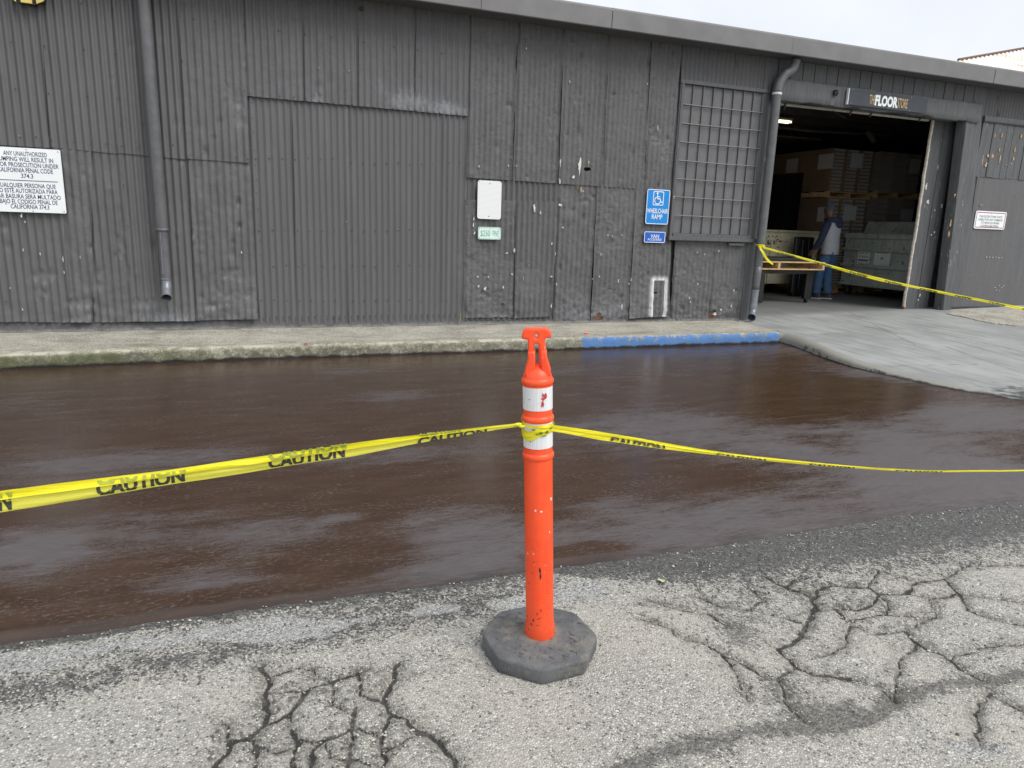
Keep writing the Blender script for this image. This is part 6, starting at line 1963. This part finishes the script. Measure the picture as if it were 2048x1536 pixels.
face.blob(B(.185, 0, 1.635), (.020, .013, .022), 8, ax).blob(B(.075, .083, 1.645), (.022, .010, .032), 8, ax).blob(B(.075, -.083, 1.645), (.022, .010, .032), 8, ax).blob(B(.160, 0, 1.595), (.012, .028, .008), 8, ax)
face.blob(B(.150, 0, 1.565), (.025, .03, .022), 8, ax)
face.build('face', SKIN, PERSON, smooth=True)
MB().blob(B(.160, .033, 1.662), (.008, .013, .007), 8, ax).blob(B(.160, -.033, 1.662), (.008, .013, .007), 8, ax).build('eyes', SOLE, PERSON, smooth=True)
# beanie
bn = MB()
prof = []
Cb = B(.082, 0, 1.672)
tilt = Vector(FWD) * .22 + Vector((0, 0, 1))
tilt.normalize()
fx_ = Vector(LFT).cross(tilt).normalized()
rows = [(-.012, .106), (.0, .110), (.018, .109), (.02, .104), (.05, .098), (.08, .080), (.10, .055), (.108, .02), (.109, .002)]
n = 18
vs_, fs_ = [], []
for h_, rr in rows:
    for q in range(n):
        a_ = 2 * PI * q / n
        vs_.append(Vector(Cb) + tilt * h_ + fx_ * rr * 1.04 * math.cos(a_) + Vector(LFT) * rr * .90 * math.sin(a_))
for i in range(len(rows) - 1):
    for q in range(n):
        fs_.append((i * n + q, i * n + (q + 1) % n, (i + 1) * n + (q + 1) % n, (i + 1) * n + q))
bn.add(vs_, fs_).build('beanie', BEANIE, PERSON, smooth=True)
# torso of the top: elliptical rings (front-back, side), from hem to neck
def rings(name, secs, mat, n=24, seed=0, amp=.006, cap=True):
    vs_, fs_ = [], []
    for i, (c_, ra, rb_) in enumerate(secs):
        for q in range(n):
            a_ = 2 * PI * q / n
            w_ = 1 + amp * 14 * float(fbm(np.array(q * .9), np.array(i * .8), seed, 3))
            vs_.append(c_ + FWD * ra * math.cos(a_) * w_ + LFT * rb_ * math.sin(a_) * w_)
    m_ = len(secs)
    for i in range(m_ - 1):
        for q in range(n):
            fs_.append((i * n + q, i * n + (q + 1) % n, (i + 1) * n + (q + 1) % n, (i + 1) * n + q))
    if cap:
        fs_.append(tuple(range(n - 1, -1, -1)))
        fs_.append(tuple((m_ - 1) * n + q for q in range(n)))
    o = MB().add(vs_, fs_).build(name, mat, PERSON, smooth='auto')
    return o
rings('hooded_top', [(B(-.01, 0, .86), .150, .185), (B(-.01, 0, .88), .152, .188), (B(-.012, 0, .92), .150, .190), (B(-.01, 0, 1.00), .150, .190), (B(-.005, 0, 1.10), .148, .188), (B(0, 0, 1.20), .148, .195),
                      (B(.0, 0, 1.30), .148, .200), (B(.003, 0, 1.38), .140, .200), (B(.01, 0, 1.43), .122, .175), (B(.02, 0, 1.475), .098, .115), (B(.03, 0, 1.50), .080, .085)], GREYF, 24, 141)
def limb(name, pts, rad, mat, sub=2):
    return link(name, skin_mesh(name, pts, [(i, i + 1) for i in range(len(pts) - 1)], rad, sub), mat, PERSON)
for s_, a_, b_, c_ in ((1, 'sl', 'el', 'wl'), (-1, 'sr', 'er', 'wr')):
    limb('sleeve', [J[a_] - LFT * s_ * .07 + np.array([0, 0, .015]), J[a_] + np.array([0, 0, -.01]), (J[a_] + J[b_]) / 2 + LFT * s_ * .012, J[b_], (J[b_] + J[c_]) / 2, J[c_] + (J[b_] - J[c_]) * .12, J[c_]],
         [.075, .082, .074, .066, .058, .050, .044], NAVY)
# hood lying on the shoulders
hd = MB()
hv, hf = [], []
n, mm = 20, 8
for i in range(n):
    a_ = 2 * PI * i / n
    back = .5 - .5 * math.cos(a_)            # 1 at the back
    R_ = .098 + .02 * back
    c_ = B(.03 + R_ * math.cos(a_) * 1.05, R_ * math.sin(a_) * 1.12, 1.475 + .02 * back + .02 * (1 - back))
    th_ = .030 + .035 * back
    out_ = FWD * math.cos(a_) + LFT * math.sin(a_)
    for q in range(mm):
        b_ = 2 * PI * q / mm
        hv.append(c_ + out_ * th_ * .9 * math.cos(b_) + np.array([0, 0, 1]) * th_ * math.sin(b_) - out_ * .0)
for i in range(n):
    for q in range(mm):
        hf.append((i * mm + q, i * mm + (q + 1) % mm, ((i + 1) % n) * mm + (q + 1) % mm, ((i + 1) % n) * mm + q))
hd.add(hv, hf)
hd.blob(B(-.125, 0, 1.415), (.055, .11, .075), 10, ax)
hd.build('hood', NAVY, PERSON, smooth=True)
# jeans
jm = skin_mesh('jeans', [B(0, 0, .96), B(-.005, 0, .89), B(.01, .085, .80), B(.055, .105, .62), J['kl'], B(.095, .11, .32), B(.10, .11, .14), B(.10, .11, .085),
                         B(-.01, -.085, .80), B(.015, -.10, .62), J['kr'], B(.01, -.105, .32), B(-.01, -.11, .14), B(-.01, -.11, .085)],
               [(0, 1), (1, 2), (2, 3), (3, 4), (4, 5), (5, 6), (6, 7), (1, 8), (8, 9), (9, 10), (10, 11), (11, 12), (12, 13)],
               [(.14, .165), (.14, .16), .118, .106, .094, .086, .086, .090, .118, .106, .094, .086, .086, .090], 2)
link('jeans', jm, JEANS, PERSON)
pk = B(-.128, .085, .86)
MB().blob(pk, (.012, .055, .06), 8, ax).build('back_pocket', JEANS, PERSON, smooth=True)
for s_, a_ in ((1, 'al'), (-1, 'ar')):
    c_ = J[a_]
    c0 = np.array([c_[0], c_[1], ZF])
    def foot_ring(u, k_=1.0, nn=16):
        out = []
        for q in range(nn):
            t_ = 2 * PI * q / nn
            f_ = .060 + .165 * math.cos(t_) * k_
            l_ = (.050 + .008 * math.cos(t_)) * math.sin(t_) * k_
            out.append(c0 + FWD * f_ + LFT * l_ + np.array([0, 0, u]))
        return out
    def stack(ringsl, name):
        nn = len(ringsl[0])
        fs2 = [(i * nn + q, i * nn + (q + 1) % nn, (i + 1) * nn + (q + 1) % nn, (i + 1) * nn + q) for i in range(len(ringsl) - 1) for q in range(nn)]
        fs2 += [tuple(range(nn - 1, -1, -1)), tuple((len(ringsl) - 1) * nn + q for q in range(nn))]
        return MB().add([p for rr in ringsl for p in rr], fs2)
    up_ = []
    for u, k_, sh in ((.028, 1.0, 0), (.05, .97, 0), (.075, .82, -.018), (.10, .60, -.045), (.13, .42, -.055)):
        up_.append([p + FWD * sh for p in foot_ring(u, k_)])
    sh_ = stack(up_, 'shoe').build('shoe', SHOE, PERSON, smooth='auto')
    stack([foot_ring(0.002, 1.02), foot_ring(.026, 1.03)], 'sole').build('sole', SOLE, sh_)

# ------------------------------------------------------------------ neighbouring shed with a rusty roof, beyond the warehouse
SH = empty('shed', (38, 30, 0), 'neighbouring shed with a pale rust-streaked corrugated roof beyond the right end of the warehouse', 'building')
t = NT('rusty_galvanized_roof')
n1 = t.noise(1.0, 5, .65, t.scale(.35, 1.4, 1.4))
n2 = t.noise(.25, 4, .6)
c = t.mix(t.ramp(n1, .46, .66), (0.64, 0.59, 0.48), (0.46, 0.24, 0.12))
c = t.mix(t.ramp(n2, .40, .58), c, (0.66, 0.66, 0.64))
MAT['rusty_roof'] = t.out(c, .6)
A_, B_ = W(1917, 121, 27), W(2200, 71, 33)
C_ = W(2220, 250, 21)
D0 = W(1935, 200, 21)
nu_, nv_ = 160, 14
s_, t_ = np.meshgrid(np.linspace(0, 1, nu_), np.linspace(0, 1, nv_))
P3 = (A_[:, None, None] * (1 - s_) + B_[:, None, None] * s_) * (1 - t_) + (D0[:, None, None] * (1 - s_) + C_[:, None, None] * s_) * t_
grid('roof', P3[0], P3[1], P3[2] + .03 * np.sin(s_ * nu_ * PI * .5), MAT['rusty_roof'], SH)
MB().tube([A_ + np.array([0, 0, .03]), B_ + np.array([0, 0, .03])], .07, 8).build('ridge_cap', MAT['rust'], SH)
MB().box(27.5, 44, 26, 36, 0, 7.4).build('wall', MAT['wood'], SH)

# ------------------------------------------------------------------ small litter
def gravel():
    mb = MB()
    r = random.Random(11)
    cr = [gp(p) for _, p in CRACKS]
    for i in range(2600):
        q = r.random()
        if q < .45:                              # along the edge of the sealer
            x = r.uniform(-1.4, 4.0)
            y = float(seal_edge(np.array(x))) - abs(r.gauss(.05, .16))
        elif q < .75:                            # in and beside the cracks
            p = r.choice(cr)
            k = r.randrange(len(p) - 1)
            t_ = r.random()
            x = p[k][0] + (p[k + 1][0] - p[k][0]) * t_ + r.gauss(0, .035)
            y = p[k][1] + (p[k + 1][1] - p[k][1]) * t_ + r.gauss(0, .035)
        else:
            x, y = r.uniform(-1.4, 4.0), r.uniform(.9, 2.5)
        if math.hypot(x - PX, y - PY) < .21 or y < .9:
            continue
        s_ = r.uniform(.0018, .0042) * (1.7 if r.random() < .08 else 1)
        a = r.uniform(0, 6.28)
        ax_ = (Vector((math.cos(a), math.sin(a), r.uniform(-.3, .3))), Vector((-math.sin(a), math.cos(a), 0)), Vector((0, 0, 1)))
        mb.blob((x, y, .0015), (s_ * r.uniform(.8, 1.5), s_ * r.uniform(.7, 1.1), s_ * r.uniform(.6, 1)), 5, ax_)
    t = NT('loose_grit')
    v = t.voro(60, out='Color')
    m_ = t.out(t.colors(t.xyz(v)[0], [(0, (.03, .03, .03)), (.35, (.10, .10, .095)), (.55, (.35, .34, .31)), (.85, (.55, .53, .48)), (1, (.30, .22, .15))]), .85)
    tag(mb.build('loose_gravel', m_), kind='stuff')
gravel()
p = G(1322, 1162, .003)
lf_ = MB()
ln = [(-.016, 0), (-.012, .008), (-.003, .012), (.007, .010), (.016, .003), (.020, -.001), (.014, -.006), (.004, -.010), (-.008, -.009)]
lf_.add([(p[0], p[1], p[2] + .006)] + [(p[0] + a * .8 + b * .5, p[1] + b - a * .4, p[2] + .004 + .004 * math.sin(i * 1.7)) for i, (a, b) in enumerate(ln)] , [(0, 1 + i, 1 + (i + 1) % len(ln)) for i in range(len(ln))])
tag(lf_.build('leaf', plain('pale_green_leaf', (0.42, 0.48, 0.24), .6, .2, 60)), 'single pale green leaf lying on the road by the sealer edge', 'leaf')
p = G(1172, 668, .152)
tag(MB().blob((p[0], p[1], .162), (.035, .012, .010), 8).build('plastic_scrap', MAT['orange'], smooth=True), 'orange plastic scrap on the kerb top where the blue paint begins', 'litter')
p = G(612, 688, .150)
tag(MB().blob((p[0], p[1], .158), (.016, .010, .009), 8).build('plastic_scrap', plain('dull_orange_scrap', (.45, .16, .08), .7), smooth=True), 'small dull orange scrap on the kerb top below the big blocked opening', 'litter')
p = G(940, 663, .155)
tag(MB().tube([(p[0] - .03, 8.62, .172), (p[0], 8.66, .19), (p[0] + .03, 8.70, .25), (p[0] + .035, 8.715, .31)], .006, 6).build('twig', plain('dry_stem', (.22, .16, .08), .9), smooth=True), 'dry bent stem leaning from the pavement against the wall foot', 'twig')
